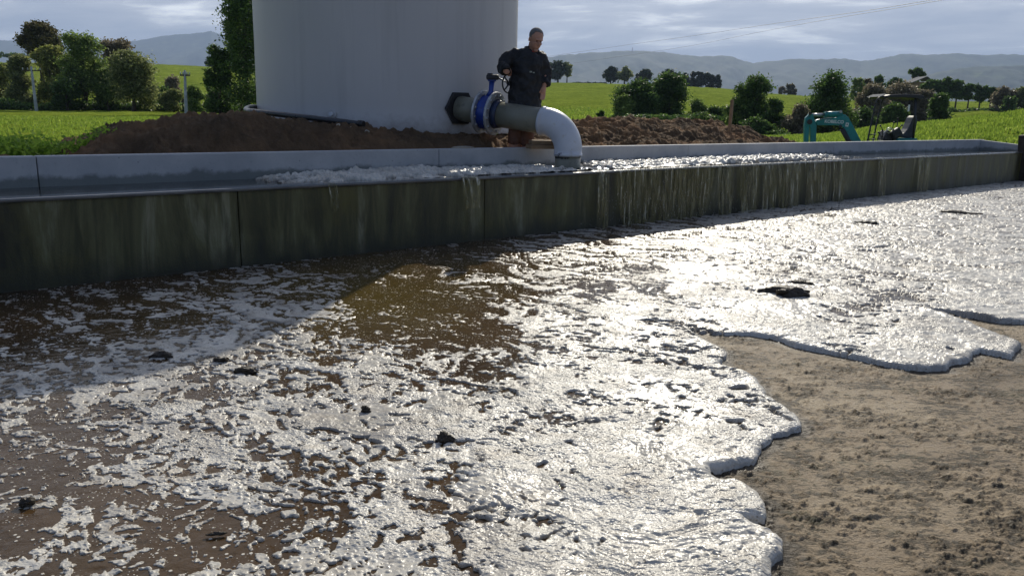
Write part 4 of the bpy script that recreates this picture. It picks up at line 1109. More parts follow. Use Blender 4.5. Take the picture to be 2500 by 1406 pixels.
# coat
b = MB()
limb(b, [mp(1293, 130, .02), mp(1289, 139), mp(1288, 155, -.01), mp(1286, 185, -.02), mp(1283, 215, -.01), mp(1281, 240), mp(1280, 270)], [(.03, .03)] * 7 if False else [.10, .17, .20, .20, .20, .205, .215], 28)
for v_ in b.bm.verts: v_.co.y = MD + (v_.co.y - MD) * .72
b.tube(smooth_path([mp(1276, 150), mp(1265, 141), shL + Vector((0, 0, -.02)), mp(1241, 146, -.03), elL, mp(1231, 168, -.17), mp(1235, 176, -.215)], 4), list(np.interp(np.linspace(0, 6, 25), range(7), [.07, .085, .090, .088, .076, .066, .070])), 18)
b.tube(smooth_path([mp(1300, 152), mp(1311, 144), shR + Vector((0, 0, -.02)), mp(1328, 156, .02), elR, mp(1333, 192, .01), mp(1330, 207, -.03)], 4), list(np.interp(np.linspace(0, 6, 25), range(7), [.07, .082, .082, .076, .068, .062, .064])), 18)
co_ = b.build('coat', M['coat'], man); remesh(co_, .010, 2, (.085, .055))
b = MB()
cn = mp(1297, 128, .0)
b.tube([cn + Vector((-.01, .01, -.045)), cn + Vector((0, .012, .0)), cn + Vector((.008, .02, .038)), cn + Vector((.008, .02, .036)), cn + Vector((0, .012, -.005)), cn + Vector((0, .01, -.04))], [.112, .094, .096, .086, .082, .09], 26, cap=False)
for v_ in list(b.bm.verts):
    if v_.co.y < cn.y - .045 and abs(v_.co.x - cn.x - .01) < .030: b.bm.verts.remove(v_)
b.build('collar', M['coat'], co_)
b = MB(); b.ell(mp(1297, 134, -.075), (.055, .05, .05), None, 2); b.build('shirt', M['shirt'], man)
for i_, (a1_, a2_, w_) in enumerate(((1296, 176, .018), (1303, 178, .014))):
    p_ = mp(a1_, a2_, -.168); b = MB(); b.box(p_, (w_ * 1.6, .004, w_), None, .001); b.build('chest_badge', M['mark'], co_)
# trousers and boots
b = MB()
for h_, k_2, a_2 in ((mp(1268, 246), knL, anL), (mp(1298, 246), knR, anR)):
    limb(b, [h_, h_.lerp(k_2, .5), k_2, k_2.lerp(a_2, .22)], [.090, .098, .090, .086], 16)
b.tube([mp(1283, 240, .02), mp(1283, 256, .02)], [.11, .11], 20)
tr_ = b.build('shorts', M['shorts'], man); remesh(tr_, .010, 2, (.08, .02))
for k_2, a_2 in ((knL, anL), (knR, anR)):
    b = MB(); limb(b, [k_2.lerp(a_2, .40), k_2.lerp(a_2, .75), a_2, a_2 + Vector((0, 0, -.06))], [.078, .066, .056, .060], 14)
    b.tube([a_2 + Vector((0, .03, -.05)), a_2 + Vector((0, -.08, -.045)), a_2 + Vector((0, -.18, -.06))], [.052, .050, .036], 12)
    bb = b.build('boot', M['boot'], man); remesh(bb, .010, 2)

# ================================================================== EXCAVATOR
XD = 26.0
def xp(cx_2, cy_2, dy=0.0):         # from the enlarged view (0.18 px per unit)
    return at(1850 + cx_2 * .18, 200 + cy_2 * .18, XD + dy)
xg = at(2120, 400, XD); XG = .10
ex = empty('mini_excavator', (xg.x, XD, XG), 'turquoise mini excavator with black canopy parked behind the channel', 'excavator')
Yv = Vector((0, 1, 0))
def xprism(name, pts, thick, mat, dy=0.0, par=None, bev=.012):
    mb = MB(); mb.prism([xp(a, b, dy) for a, b in pts], Yv, thick); return mb.build(name, M[mat], par or ex, bevel=bev, smooth=False)
boom = xprism('boom', [(770, 540), (800, 515), (880, 502), (1060, 488), (1130, 440), (1170, 445), (1215, 480), (1300, 640), (1440, 905), (1330, 935), (1240, 815), (1190, 680), (1150, 625), (1100, 600), (1060, 592), (800, 592)], .20, 'teal')
dip = xprism('dipper_arm', [(690, 430), (735, 432), (765, 530), (790, 585), (785, 640), (775, 960), (720, 960), (705, 640), (690, 600)], .16, 'teal')
xprism('bucket_link', [(640, 490), (700, 432), (715, 470), (695, 560), (690, 640), (680, 900), (625, 900), (625, 600)], .12, 'teal')
xprism('bucket', [(600, 880), (700, 880), (800, 950), (820, 1060), (760, 1160), (640, 1180), (560, 1080), (570, 960)], .42, 'darkframe')
mb = MB(); mb.tube([xp(900, 448, -.02), xp(1135, 440, -.02)], .095, 14); cy1 = mb.build('dipper_cylinder', M['teal'], ex)
mb = MB(); mb.tube([xp(725, 452, -.02), xp(905, 448, -.02)], .05, 12); mb.build('cylinder_rod', M['steel'], cy1)
mb = MB(); mb.tube([xp(1140, 640, -.12), xp(1230, 800, -.12), xp(1300, 900, -.12)], .075, 12); cy2 = mb.build('boom_cylinder', M['darkframe'], ex)
for (a, b, r) in ((710, 432, .05), (1127, 405, .045), (935, 405, .02), (705, 545, .08), (1120, 605, .05)):
    mb = MB(); mb.tube([xp(a, b, -.13), xp(a, b, .13)], r, 14); mb.build('pivot_pin', M['steel' if b < 420 else 'darkframe'], boom)
mb = MB(); mb.tube(smooth_path([xp(780, 530, -.13), xp(830, 512, -.13), xp(900, 500, -.13), xp(1040, 486, -.13)], 4), .011, 6); mb.build('hydraulic_hose', M['steel'], boom)
# lettering on the boom
cu_ = bpy.data.curves.new('lettering', 'FONT'); cu_.body = 'KOBELCO'; cu_.size = .135; cu_.extrude = .002; cu_.align_x = 'CENTER'; cu_.align_y = 'CENTER'; cu_.offset = .003
to_ = bpy.data.objects.new('lt', cu_); col.objects.link(to_)
bpy.context.view_layer.update()
me_ = bpy.data.meshes.new_from_object(to_.evaluated_get(bpy.context.evaluated_depsgraph_get())); bpy.data.objects.remove(to_)
cl = xp(1037, 544, -.104)
me_.transform(Matrix.Translation(cl) @ Matrix.Rotation(rad(1.5), 4, 'Y') @ Matrix.Rotation(rad(90), 4, 'X'))
me_.materials.clear(); lo = link('lettering', me_, M['decal'], boom)
mb = MB(); mb.box(xp(1211, 583, -.103), (.095, .006, .12), Matrix.Rotation(rad(6), 3, 'Y')); wd = mb.build('warning_decal', M['decal'], boom)
mb = MB(); mb.ring(xp(1212, 578, -.108), Yv, .0, .022, .004, 16); mb.box(xp(1215, 585, -.108), (.012, .004, .05), Matrix.Rotation(rad(20), 3, 'Y')); mb.build('warning_symbol', M['black'], wd)
# body, blade, tracks (mostly hidden by the channel wall)
xprism('house', [(1480, 850), (2160, 850), (2300, 880), (2300, 1000), (1500, 1000)], 1.15, 'teal', .45)
xprism('deck', [(1830, 768), (2090, 762), (2100, 800), (1830, 800)], .7, 'teal', .2)
xprism('undercarriage', [(1500, 1000), (2200, 1000), (2180, 1060), (1520, 1060)], .8, 'darkframe', .45)
for dy in (-.1, 1.0):
    z0 = XG
    xa, xb = xp(1350, 900).x, xp(2280, 900).x
    pts = []
    for k in range(12): an = math.pi / 2 + math.pi * k / 11; pts.append(Vector((xa + .2 + .2 * math.cos(an), XD + dy, z0 + .2 + .2 * math.sin(an))))
    for k in range(12): an = -math.pi / 2 + math.pi * k / 11; pts.append(Vector((xb - .2 + .2 * math.cos(an), XD + dy, z0 + .2 + .2 * math.sin(an))))
    mb = MB(); mb.prism(pts, Yv, .25); mb.build('track', M['rubber'], ex, bevel=.02)
xprism('blade', [(1250, 960), (1290, 950), (1300, 1110), (1250, 1110)], 1.25, 'teal', .45)
# canopy
rf = xprism('canopy_roof', [(1590, 214), (1640, 196), (1700, 180), (1900, 172), (2100, 178), (2150, 205), (2140, 232), (2080, 250), (2030, 228), (1900, 222), (1700, 222), (1620, 232)], 1.05, 'darkframe', .35, bev=.02)
xprism('roof_visor', [(1562, 206), (1655, 168), (1662, 174), (1572, 212)], 1.0, 'rooftin', .35, rf, .004)
for (dy, sh, r) in ((-.12, 0, .028), (.82, 75, .026)):
    mb = MB(); mb.tube(smooth_path([xp(1655 + sh, 215, dy), xp(1618 + sh, 245, dy), xp(1598 + sh, 300, dy), xp(1540 + sh, 560, dy), xp(1485 + sh, 830, dy)], 4), r, 10); mb.build('canopy_post', M['darkframe'], ex)
for dy in (-.1, .8):
    mb = MB(); mb.tube([xp(2142, 215, dy), xp(2128, 500, dy), xp(2105, 800, dy)], .040, 8); mb.build('canopy_post', M['darkframe'], ex)
mb = MB(); mb.tube([xp(1520, 716, -.12), xp(1600, 714, .8)], .018, 8); mb.tube([xp(1500, 780, -.12), xp(1590, 780, .8)], .018, 8); mb.build('step_rail', M['darkframe'], ex)
mb = MB(); mb.tube([xp(2056, 240, -.1), xp(2054, 310, -.1)], .016, 8); mb.build('strap', M['darkframe'], rf)
mb = MB(); mb.box(xp(2048, 358, -.1), (.055, .03, .21), None, .006); mb.build('hanging_tag', M['decal'], rf)
# seat, levers, console
seat = xprism('seat', [(2112, 462), (2085, 464), (2060, 490), (2030, 560), (1990, 640), (1940, 700), (1850, 700), (1840, 740), (1990, 760), (2060, 750), (2105, 620), (2122, 520)], .46, 'vinyl', .3, bev=.03)
xprism('seat_shell', [(2112, 470), (2122, 520), (2105, 640), (2070, 755), (2030, 770), (2075, 640), (2095, 520)], .40, 'steel', .3, seat, .01)
xprism('seat_panel', [(2085, 500), (2100, 510), (2075, 570), (2058, 560)], .30, 'galv', .24, seat, .004)
mb = MB(); mb.box(xp(1745, 745, .3), (.34, .5, .34), Matrix.Rotation(rad(18), 3, 'Y'), .05); mb.box(xp(1880, 700, -.02), (.30, .18, .30), Matrix.Rotation(rad(-35), 3, 'Y'), .05); mb.build('control_console', M['darkframe'], ex)
for pts, r in (([(1690, 760), (1690, 650), (1680, 620), (1665, 598)], .014), ([(1820, 690), (1835, 600), (1848, 552)], .013), ([(1860, 690), (1892, 590), (1900, 500)], .015), ([(1900, 680), (1935, 610), (1955, 592)], .018), ([(1620, 800), (1650, 700), (1690, 660)], .013), ([(1690, 790), (1670, 730), (1640, 690)], .012)):
    mb = MB(); P_ = [xp(a, b, .1) for a, b in pts]; mb.tube(P_, r, 8); lv = mb.build('control_lever', M['darkframe'], ex)
    mb = MB(); mb.ell(P_[-1], (.030, .030, .036), None, 2); mb.build('lever_knob', M['black'], lv)
mb = MB(); mb.ring(xp(1785, 660, .0), Vector((.4, 1, .2)), .075, .095, .03, 24); mb.tube(smooth_path([xp(1700, 700, 0), xp(1780, 650, 0), xp(1870, 650, 0), xp(1950, 700, 0)], 4), .014, 8); mb.build('hose_loop', M['galv'], ex)

# ================================================================== POLES AND LINES
def utility_pole(x0, y0, x1, y1, d, r, label, arm):
    b0 = at(x0, y0, d); b1 = at(x1, y1, d)
    o = empty('utility_pole', b0, label, 'utility pole', 'utility poles across the left paddock')
    mb = MB(); mb.tube([b0 - Vector((0, 0, .6)), b0, b1], [r, r, r * .62], 4); mb.build('pole_shaft', M['polec'], o)
    mb = MB(); mb.box(b1 - Vector((0, 0, .35)), (arm, .10, .10), None, .01); ca = mb.build('crossarm', M['bark'], o)
    for k in (-.46, -.2, .2, .46):
        mb = MB(); mb.tube([b1 + Vector((k * arm, 0, -.3)), b1 + Vector((k * arm, 0, -.12))], [.05, .03], 8); mb.build('insulator', M['white'], ca)
utility_pole(89, 270, 76, 163, 74, .165, 'pale leaning utility pole in front of the leafy trees far left', 1.7)
utility_pole(455, 284, 451, 172, 58, .135, 'pale utility pole standing midway between the far left trees and the tank', .7)
ml = simple('power_cable_material', (.10, .10, .11), .6)
def cable(pts, label):
    P_ = [at(a, b, d) for a, b, d in pts]
    mb = MB(); mb.tube(smooth_path(P_, 8), .035, 5); tag(mb.build('power_line', ml), label, 'cable', 'power lines across the sky')
cable([(1180, 162, 420), (1335, 139, 360), (1520, 112, 300), (1700, 87, 240), (1900, 57, 190), (2100, 29, 150), (2290, -2, 120), (2600, -60, 90)], 'upper power line climbing to the right across the sky')
cable([(1400, 155, 420), (1560, 132, 360), (1700, 110, 300), (1850, 80, 240), (2000, 52, 190), (2180, 22, 150), (2340, -6, 120), (2600, -52, 95)], 'lower power line running just beneath the other one')
b0 = at(1544, 126, 5590)
mb = MB(); mb.tube([b0 - Vector((0, 0, 15)), b0 + Vector((0, 0, 24))], [5, 2.5], 6); tag(mb.build('radio_mast', M['steel']), 'tiny mast on the summit of the blue ridge', 'mast')

# ================================================================== TREES
def tree(px, by, ty, hw, d, mat, label, name='broadleaf_tree', lo=.22, K=16, dens=1.0, shape='round', grp='trees across the pasture', leaf=1.0, trunk=.035, seed=None, lean=0.0, cat='tree'):
    seed = int(px * 7 + ty) % 9973 if seed is None else seed
    r = np.random.RandomState(seed)
    base = at(px, by, d); gz_ = gz(base); z0 = min(base.z, gz_ + .05) if cat == 'tree' else min(base.z, gz_)
    top = at(px, ty, d).z; H = top - base.z; Wd = hw * d / FPX
    z0 = min(z0, base.z)
    o = empty(name, (base.x, base.y, z0), label, cat, grp)
    B = np.array([base.x, base.y, base.z])
    # clumps
    cs, rs2 = [], []
    zlo = H * lo
    K = int(K * 1.9); ph = r.rand(4) * 6.28
    while len(cs) < K:
        q = r.rand(); an = r.rand() * 6.28
        if shape == 'cone': pr_f = (1 - q) ** .8 * .95
        elif shape == 'top': pr_f = math.sqrt(max(0, 1 - (2 * q - .9) ** 2))
        elif shape == 'bush': pr_f = math.sqrt(max(0, 1 - q ** 2.4)) * (.86 + .14 * math.cos(q * 9 + ph[0]))
        else: pr_f = math.sqrt(max(0, 1 - (1.9 * q - .95) ** 2)) * (.86 + .14 * math.cos(q * 8 + ph[1]))
        lump_ = 1 + .16 * math.sin(2 * an + ph[2]) + .10 * math.sin(3 * an + ph[3] + 3 * q)
        rr_ = Wd * pr_f * (r.rand() ** .42) * .80 * lump_
        cr_ = (Wd * .15 + (H - zlo) * .055) * (.55 + .9 * r.rand()) * (.65 if shape == 'cone' else 1)
        z_ = zlo + cr_ * .4 + (H - zlo - cr_ * 1.2) * q
        cs.append((rr_ * math.cos(an) + lean * z_, rr_ * math.sin(an) * .8, z_)); rs2.append(cr_)
    cs = np.array(cs); rs2 = np.array(rs2)
    area = 2 * hw * (by - ty) * (1 - lo * .8)
    n = int(np.clip(area * 1.5 * dens / leaf ** 1.6, 600, 18000))
    ci = r.choice(len(cs), n, p=rs2 ** 2 / (rs2 ** 2).sum())
    dv = r.randn(n, 3); dv /= np.linalg.norm(dv, axis=1)[:, None]
    rad3 = (.25 + .85 * r.rand(n) ** .6) * (1 + .30 * r.randn(n))
    cen = cs[ci] + dv * (rs2[ci] * rad3)[:, None] * np.array([1.05, 1.05, .8])
    cen[:, 2] = np.maximum(cen[:, 2], .05)
    v, f = leaves(n, cen + B, 0, d / 796 * 1.25 * leaf, r)
    link('crown', mesh_np('crown', v, f, False), M[mat], o)
    mb = MB()
    tr0 = max(.05, Wd * 2 * trunk + .03)
    tpz = zlo + (H - zlo) * .55
    pts = [Vector(B) + Vector((0, 0, -.3 + (z0 - base.z))), Vector(B) + Vector((lean * zlo, 0, zlo)), Vector(B) + Vector((lean * tpz + Wd * .05 * r.randn(), 0, tpz))]
    mb.tube(pts, [tr0 * 1.2, tr0 * .85, tr0 * .3], 8)
    for k in range(min(7, len(cs))):
        c = cs[k]; a0 = pts[1].lerp(pts[2], r.rand() * .6)
        e_3 = Vector(B) + Vector((c[0], c[1], c[2])); m_ = a0.lerp(e_3, .5) + Vector((0, 0, -.06 * H))
        mb.tube([a0, m_, e_3], [tr0 * .45, tr0 * .28, tr0 * .08], 5)
    mb.build('trunk', M['bark'], o)
    return o
GL = 'shelter belt trees on the left'
tree(112, 268, 54, 60, 95, 'lf_red', 'tallest round russet crowned tree on the far left', lo=.62, K=20, dens=1.5, grp=GL, shape='round')
tree(20, 262, 150, 44, 88, 'lf_gold', 'yellowish green tree at the left edge of the shelter belt', lo=.05, K=14, grp=GL, shape='bush')
tree(62, 268, 135, 44, 84, 'lf_olive', 'dull olive tree behind the left utility pole', lo=.08, K=14, grp=GL, shape='bush')
tree(140, 268, 112, 56, 84, 'lf_gold', 'golden green tree beneath the round russet crown', lo=.14, K=18, grp=GL)
tree(212, 268, 76, 64, 80, 'lf_green', 'tall ragged green tree in the middle of the left belt', lo=.16, K=20, grp=GL, dens=.95)
tree(292, 266, 94, 56, 88, 'lf_brown', 'thin pale brown tree half hidden behind its green neighbours', lo=.2, K=14, dens=.8, grp=GL)
tree(328, 270, 116, 68, 76, 'lf_olive', 'broad olive tree at the right end of the left belt, leafy to the ground', lo=.05, K=22, dens=1.1, grp=GL, shape='bush')
tree(265, 269, 165, 42, 79, 'lf_green', 'lower green tree filling the gap right of the ragged tall one', lo=.08, K=14, grp=GL, shape='bush')
tree(165, 269, 190, 44, 77, 'lf_dark', 'low dark tree at the foot of the golden green one', lo=.05, K=12, grp=GL, shape='bush')
tree(395, 268, 205, 34, 90, 'lf_dark', 'dark leafy shrub just right of the left tree belt', 'shrub', lo=.02, K=10, grp='shrubs left of the tank', shape='bush', cat='shrub')
tree(425, 266, 186, 26, 130, 'lf_brown', 'round brown shrub on the green slope behind the pole', 'shrub', lo=.02, K=10, grp='shrubs left of the tank', shape='bush', cat='shrub')
tree(425, 272, 215, 34, 76, 'lf_olive', 'olive shrub left of the middle utility pole', 'shrub', lo=.02, K=10, grp='shrubs left of the tank', shape='bush', cat='shrub')
tree(478, 274, 208, 28, 74, 'lf_green', 'loose green shrub just right of the middle utility pole', 'shrub', lo=.02, K=10, grp='shrubs left of the tank', shape='bush', cat='shrub')
tree(512, 262, 192, 18, 90, 'lf_green', 'small pointed sapling between the pole and the dark tall tree', 'sapling', lo=.05, K=9, grp='shrubs left of the tank', shape='cone')
tree(545, 278, 214, 52, 62, 'lf_dark', 'dense dark shrub at the foot of the tall tree beside the tank', 'shrub', lo=.0, K=16, dens=1.4, grp='shrubs left of the tank', shape='bush', cat='shrub')
tree(608, 276, -70, 62, 60, 'lf_dark', 'very tall dark tree rising out of the picture behind the tank', lo=.04, K=46, dens=1.2, grp=GL, seed=11, shape='bush')
tree(590, 276, -30, 26, 62, 'lf_green', 'thin lighter tree mingled with the top of the very tall dark one', lo=.35, K=16, dens=.8, grp=GL, seed=4, shape='round')
tree(538, 272, 108, 34, 61, 'lf_dark', 'spreading side tree leaning left from the very tall dark tree', lo=.22, K=16, dens=.8, grp=GL, lean=.0)
tree(512, 166, 144, 15, 385, 'lf_blue', 'single tiny tree on the skyline of the far green hill', lo=.1, K=7, grp='distant hilltop trees')
# dark hedge at the foot of the left belt
def hedge(name, x0, x1, by, ty, d, mat, label, n, thick=1.2, grp=None):
    a = at(x0, by, d); b = at(x1, by, d); r = np.random.RandomState(int(x0 + ty + 1500))
    h = at(x0, ty, d).z - a.z
    q = r.rand(n); x = a.x + (b.x - a.x) * q; env = h * (.65 + .5 * fbm(x * .5, x * 0 + 3, 3, 5))
    z0 = a.z + (b.z - a.z) * q
    c = np.stack([x, d + r.randn(n) * thick * .5, z0 + env * r.rand(n) ** .8], 1)
    v, f = leaves(n, c, 0, d / 796 * 1.5, r)
    tag(link(name, mesh_np(name, v, f, False), M[mat]), label, 'hedge', grp)
hedge('hedge', -120, 600, 272, 238, 80, 'lf_dark', 'dark low hedge running along the foot of the left tree belt', 14000)
hedge('hedge', -160, 70, 214, 196, 230, 'lf_dark', 'dark hedge across the hillside at the left edge', 1500)
hedge('hedge', -160, 60, 140, 128, 405, 'lf_dark', 'thin hedge on the crest of the far left hill', 900)
GR = 'distant hilltop trees'
tree(1362, 200, 147, 28, 345, 'lf_blue', 'large hazy tree on the hill directly right of the man', lo=.1, K=14, grp=GR)
tree(1384, 200, 152, 16, 345, 'lf_olive', 'smaller tree on the right shoulder of the large hazy one', lo=.25, K=9, grp=GR)
tree(1337, 200, 150, 22, 348, 'lf_blue', 'hazy tree half hidden behind the man', lo=.05, K=12, grp=GR)
tree(1491, 206, 163, 23, 345, 'lf_blue', 'left tree of the hilltop pair over the white elbow', lo=.12, K=12, grp=GR)
tree(1524, 207, 164, 22, 345, 'lf_olive', 'right tree of the hilltop pair, with sky through its base', lo=.2, K=12, grp=GR)
tree(1573, 210, 168, 23, 345, 'lf_blue', 'round hilltop tree left behind the big dark bushes', lo=.05, K=12, grp=GR)
tree(1630, 212, 168, 20, 350, 'lf_blue', 'hilltop tree peeping over the big dark bushes', lo=.1, K=10, grp=GR)
tree(1650, 213, 178, 16, 350, 'lf_blue', 'low hilltop tree just before the dark pine row', lo=.1, K=9, grp=GR)
for i, (x, ty, hw) in enumerate([(1672, 180, 13), (1690, 176, 12), (1706, 175, 12), (1722, 174, 13), (1737, 184, 10), (1751, 184, 10)]):
    tree(x, 216, ty, hw, 352, 'lf_blue', ['leftmost pine of the dark hilltop row', 'second pine from the left in the hilltop row', 'third pine from the left in the hilltop row', 'tallest pine near the right of the hilltop row', 'short pine, second from the right end of the row', 'last short pine at the right end of the row'][i], 'pine_tree', lo=.02, K=12, dens=1.6, shape='bush', grp='hilltop pine row')
tree(1556, 302, 194, 76, 76, 'lf_dark', 'big dark bushy tree on the left of the middle clump', lo=.03, K=26, dens=1.15, shape='bush', grp='dark trees in the hollow')
tree(1632, 304, 176, 58, 78, 'lf_dark', 'taller dark tree on the right of the middle clump', lo=.05, K=24, dens=1.1, grp='dark trees in the hollow')
tree(1520, 302, 232, 34, 74, 'lf_green', 'low green bush at the left foot of the middle clump', 'bush', lo=.0, K=12, shape='bush', grp='dark trees in the hollow', cat='bush')
tree(1700, 306, 242, 36, 74, 'lf_green', 'mid height green bush right of the middle clump', 'bush', lo=.0, K=14, shape='bush', grp='dark trees in the hollow', cat='bush')
tree(1745, 312, 256, 32, 72, 'lf_dark', 'low dark bush behind the wooden stake', 'bush', lo=.0, K=12, shape='bush', grp='dark trees in the hollow', cat='bush')
tree(1832, 338, 182, 64, 66, 'lf_dark', 'tall dark tree right of the wooden stake', lo=.04, K=26, dens=1.15, grp='dark trees in the hollow')
tree(1882, 340, 228, 36, 64, 'lf_dark', 'dark tree on the right shoulder of the one by the stake', lo=.0, K=14, shape='bush', grp='dark trees in the hollow')
tree(1790, 336, 232, 26, 66, 'lf_green', 'slim green tree directly behind the top of the stake', lo=.0, K=12, shape='bush', grp='dark trees in the hollow')
tree(1845, 344, 288, 60, 60, 'lf_dark', 'low black bushes at the foot of the trees by the stake', 'bush', lo=.0, K=18, dens=1.5, shape='bush', grp='dark trees in the hollow', cat='bush')
tree(1945, 345, 256, 40, 62, 'lf_brown', 'brown twiggy shrub above the left end of the digger arm', 'shrub', lo=.0, K=12, shape='bush', grp='brown shrubs in the hollow', cat='shrub')
tree(1895, 346, 318, 40, 58, 'lf_dark', 'low dark bush in shade left of the digger arm', 'bush', lo=.0, K=12, shape='bush', dens=1.5, grp='dark trees in the hollow', cat='bush')
tree(1930, 232, 204, 16, 352, 'lf_red', 'small reddish tree on the far rise between the dark crowns', lo=.0, K=8, shape='bush', grp=GR)
tree(1908, 230, 212, 12, 352, 'lf_brown', 'tiny brown tree left of the small reddish one', lo=.0, K=7, shape='bush', grp=GR)
tree(2014, 335, 172, 66, 72, 'lf_dark', 'dense dome shaped dark evergreen above the digger boom', lo=.04, K=34, dens=1.3, shape='bush', grp='dark trees in the hollow')
tree(2090, 258, 192, 26, 170, 'lf_green', 'grey green tree behind the left of the brown willows', lo=.1, K=10, grp='trees behind the willows')
tree(2112, 255, 190, 14, 172, 'lf_red', 'small russet tree behind the brown willows', lo=.1, K=8, grp='trees behind the willows')
tree(2142, 255, 184, 18, 172, 'lf_dark', 'dark tree peeping over the centre of the brown willows', lo=.1, K=10, grp='trees behind the willows')
tree(2180, 258, 189, 26, 172, 'lf_dark', 'flat topped dark tree over the right of the brown willows', lo=.1, K=12, grp='trees behind the willows')
tree(2118, 325, 205, 52, 92, 'lf_brown', 'left brown willow behind the digger canopy', 'willow_tree', lo=.02, K=22, shape='bush', grp='brown willows')
tree(2190, 325, 202, 60, 95, 'lf_brown', 'centre brown willow, the broadest, above the digger canopy', 'willow_tree', lo=.02, K=24, shape='bush', grp='brown willows')
tree(2250, 322, 218, 36, 93, 'lf_brown', 'right brown willow beside the digger canopy post', 'willow_tree', lo=.02, K=16, shape='bush', grp='brown willows')
tree(2105, 332, 262, 46, 80, 'lf_dark', 'dark thicket under the left brown willow', 'bush', lo=.0, K=16, dens=1.4, shape='bush', grp='thickets behind the digger', cat='bush')
tree(2180, 328, 252, 50, 80, 'lf_dark', 'dark thicket seen through the digger canopy', 'bush', lo=.0, K=16, dens=1.4, shape='bush', grp='thickets behind the digger', cat='bush')
tree(2285, 318, 228, 30, 84, 'lf_dark', 'upright dark bush right of the digger canopy', 'bush', lo=.0, K=14, dens=1.3, shape='bush', grp='thickets behind the digger', cat='bush')
tree(2228, 262, 166, 20, 185, 'lf_dark', 'tall lone pine with a flat open crown on a bare trunk', 'pine_tree', lo=.68, K=9, dens=1.2, shape='top', grp='dark tree row on the right', trunk=.03)
tree(2226, 262, 196, 18, 186, 'lf_olive', 'lower tree round the foot of the lone pine', lo=.1, K=8, grp='dark tree row on the right')
for x, by, ty, hw, l in [(2268, 262, 194, 26, 'first dark tree right of the lone pine'), (2300, 262, 189, 24, 'tallest dark tree of the right hand row'), (2332, 262, 196, 24, 'dark tree just right of the tallest in the right hand row'), (2362, 264, 204, 20, 'third dark tree before the right end of the row'), (2390, 264, 206, 20, 'second last dark tree of the row, trunk showing'), (2416, 264, 209, 18, 'last dark tree of the right hand row')]:
    tree(x, by, ty, hw, 165, 'lf_dark', l, lo=.3, K=12, dens=1.2, grp='dark tree row on the right')
tree(2445, 272, 212, 28, 150, 'lf_brown', 'brown rounded tree second from the right edge', lo=.0, K=12, shape='bush', grp='brown trees at the right edge')
tree(2488, 275, 214, 34, 150, 'lf_olive', 'grey brown rounded tree at the right edge', lo=.0, K=14, shape='bush', grp='brown trees at the right edge')
tree(2460, 277, 235, 22, 140, 'lf_dark', 'low dark bush beneath the brown trees at the right edge', 'bush', lo=.0, K=10, shape='bush', grp='brown trees at the right edge', cat='bush')
tree(2550, 278, 212, 40, 148, 'lf_olive', 'olive tree just beyond the right edge', lo=.0, K=14, shape='bush', grp='brown trees at the right edge')
tree(1466, 298, 271, 10, 70, 'lf_dark', 'lone lollipop shaped little tree on the green slope', 'small_tree', lo=.32, K=7, dens=1.8, grp='lone tree')
hedge('hedge', 1400, 1480, 207, 201, 348, 'lf_blue', 'thin line of far shrubs on the hill left of the tree pair', 500)
hedge('hedge', 1490, 1790, 306, 268, 70, 'lf_dark', 'dark undergrowth at the foot of the middle clump', 5200)
hedge('hedge', 1860, 2120, 347, 322, 57, 'lf_dark', 'dark shaded undergrowth behind the digger arm', 4200)
hedge('hedge', 2290, 2520, 276, 262, 150, 'lf_dark', 'dark hedge below the right hand tree row', 2200)

# small farm shed half hidden by the lone pine
g = at(2236, 226, 178)
sh = empty('farm_shed', g, 'small grey roofed farm shed beside the lone pine', 'shed')
mb = MB(); mb.box(g + Vector((0, 0, .9)), (3.4, 4, 2.4)); mb.build('wall', M['wood'], sh)
mb = MB(); mb.prism([g + Vector((-2.1, 0, 2.0)), g + Vector((.9, 0, 3.3)), g + Vector((2.1, 0, 2.5)), g + Vector((2.1, 0, 2.35)), g + Vector((.9, 0, 3.15)), g + Vector((-2.1, 0, 1.85))], Yv, 4.6); mb.build('roof', M['rooftin'], sh)

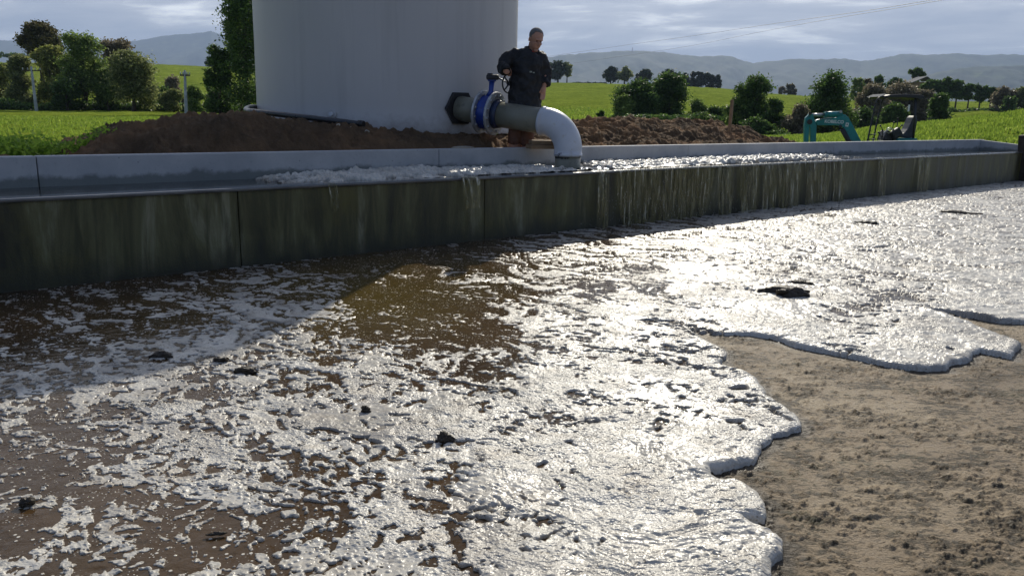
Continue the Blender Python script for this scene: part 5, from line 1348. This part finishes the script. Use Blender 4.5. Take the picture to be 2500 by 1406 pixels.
# pasture tussocks on the near slopes
def tussocks(n, u0, u1, y0, y1, label, sd, sz=.05, hh=.14):
    r = np.random.RandomState(sd)
    y = y0 + (y1 - y0) * r.rand(n) ** 1.1; u = u0 + (u1 - u0) * r.rand(n)
    x = u * y; keep_ = (x * N.x + y * N.y) < TB - .5
    x, y = x[keep_], y[keep_]; cl_ = fbm(x * .9, y * .9, 3, sd) > -.05 - .2 * r.rand(len(x)); x, y = x[cl_], y[cl_]
    z = terrain_z(x, y)
    n = len(x); s_ = sz * (.5 + r.rand(n)) * (y / 30) ** .6
    an = r.rand(n) * 3.14; dx = np.cos(an) * s_; dy_ = np.sin(an) * s_; lx = r.randn(n) * s_ * .7; ly = r.randn(n) * s_ * .7; hz = hh * (.4 + .8 * r.rand(n)) * (y / 30) ** .5
    v = np.stack([np.stack([x - dx, y - dy_, z - .03], 1), np.stack([x + dx, y + dy_, z - .03], 1), np.stack([x + lx, y + ly, z + hz], 1)], 1).reshape(-1, 3)
    return tag(link('grass', mesh_np('grass', v, np.arange(n * 3).reshape(-1, 3), False), M['tuft']), label, 'grass', kind='stuff')
M['tuft'] = leaf_mat('grass_blade_material', (.12, .20, .025), (.28, .38, .05), (.40, .46, .11), .55)
tussocks(60000, .28, .80, 24, 50, 'bright grass on the near slope behind the digger', 3)
tussocks(60000, -.85, -.24, 8, 46, 'grass of the left paddock', 5, .03, .07)
tussocks(26000, .02, .40, 40, 130, 'grass on the far slope right of the elbow', 7)

# ================================================================== AIR
hz = NT('haze_material')
hz.n.remove(hz.b)
vol = hz.n.new('ShaderNodeVolumePrincipled')
vol.inputs['Color'].default_value = (.50, .66, .95, 1); vol.inputs['Density'].default_value = 1.4e-4; vol.inputs['Anisotropy'].default_value = 0.1
hz.l.new(vol.outputs[0], hz.out.inputs['Volume'])
mb = MB(); mb.box((0, 4000, 600 - 1.7), (24000, 22000, 1200)); ho_ = mb.build('haze', hz.m); tag(ho_, 'thin bluish haze over the whole valley', 'haze', kind='stuff')
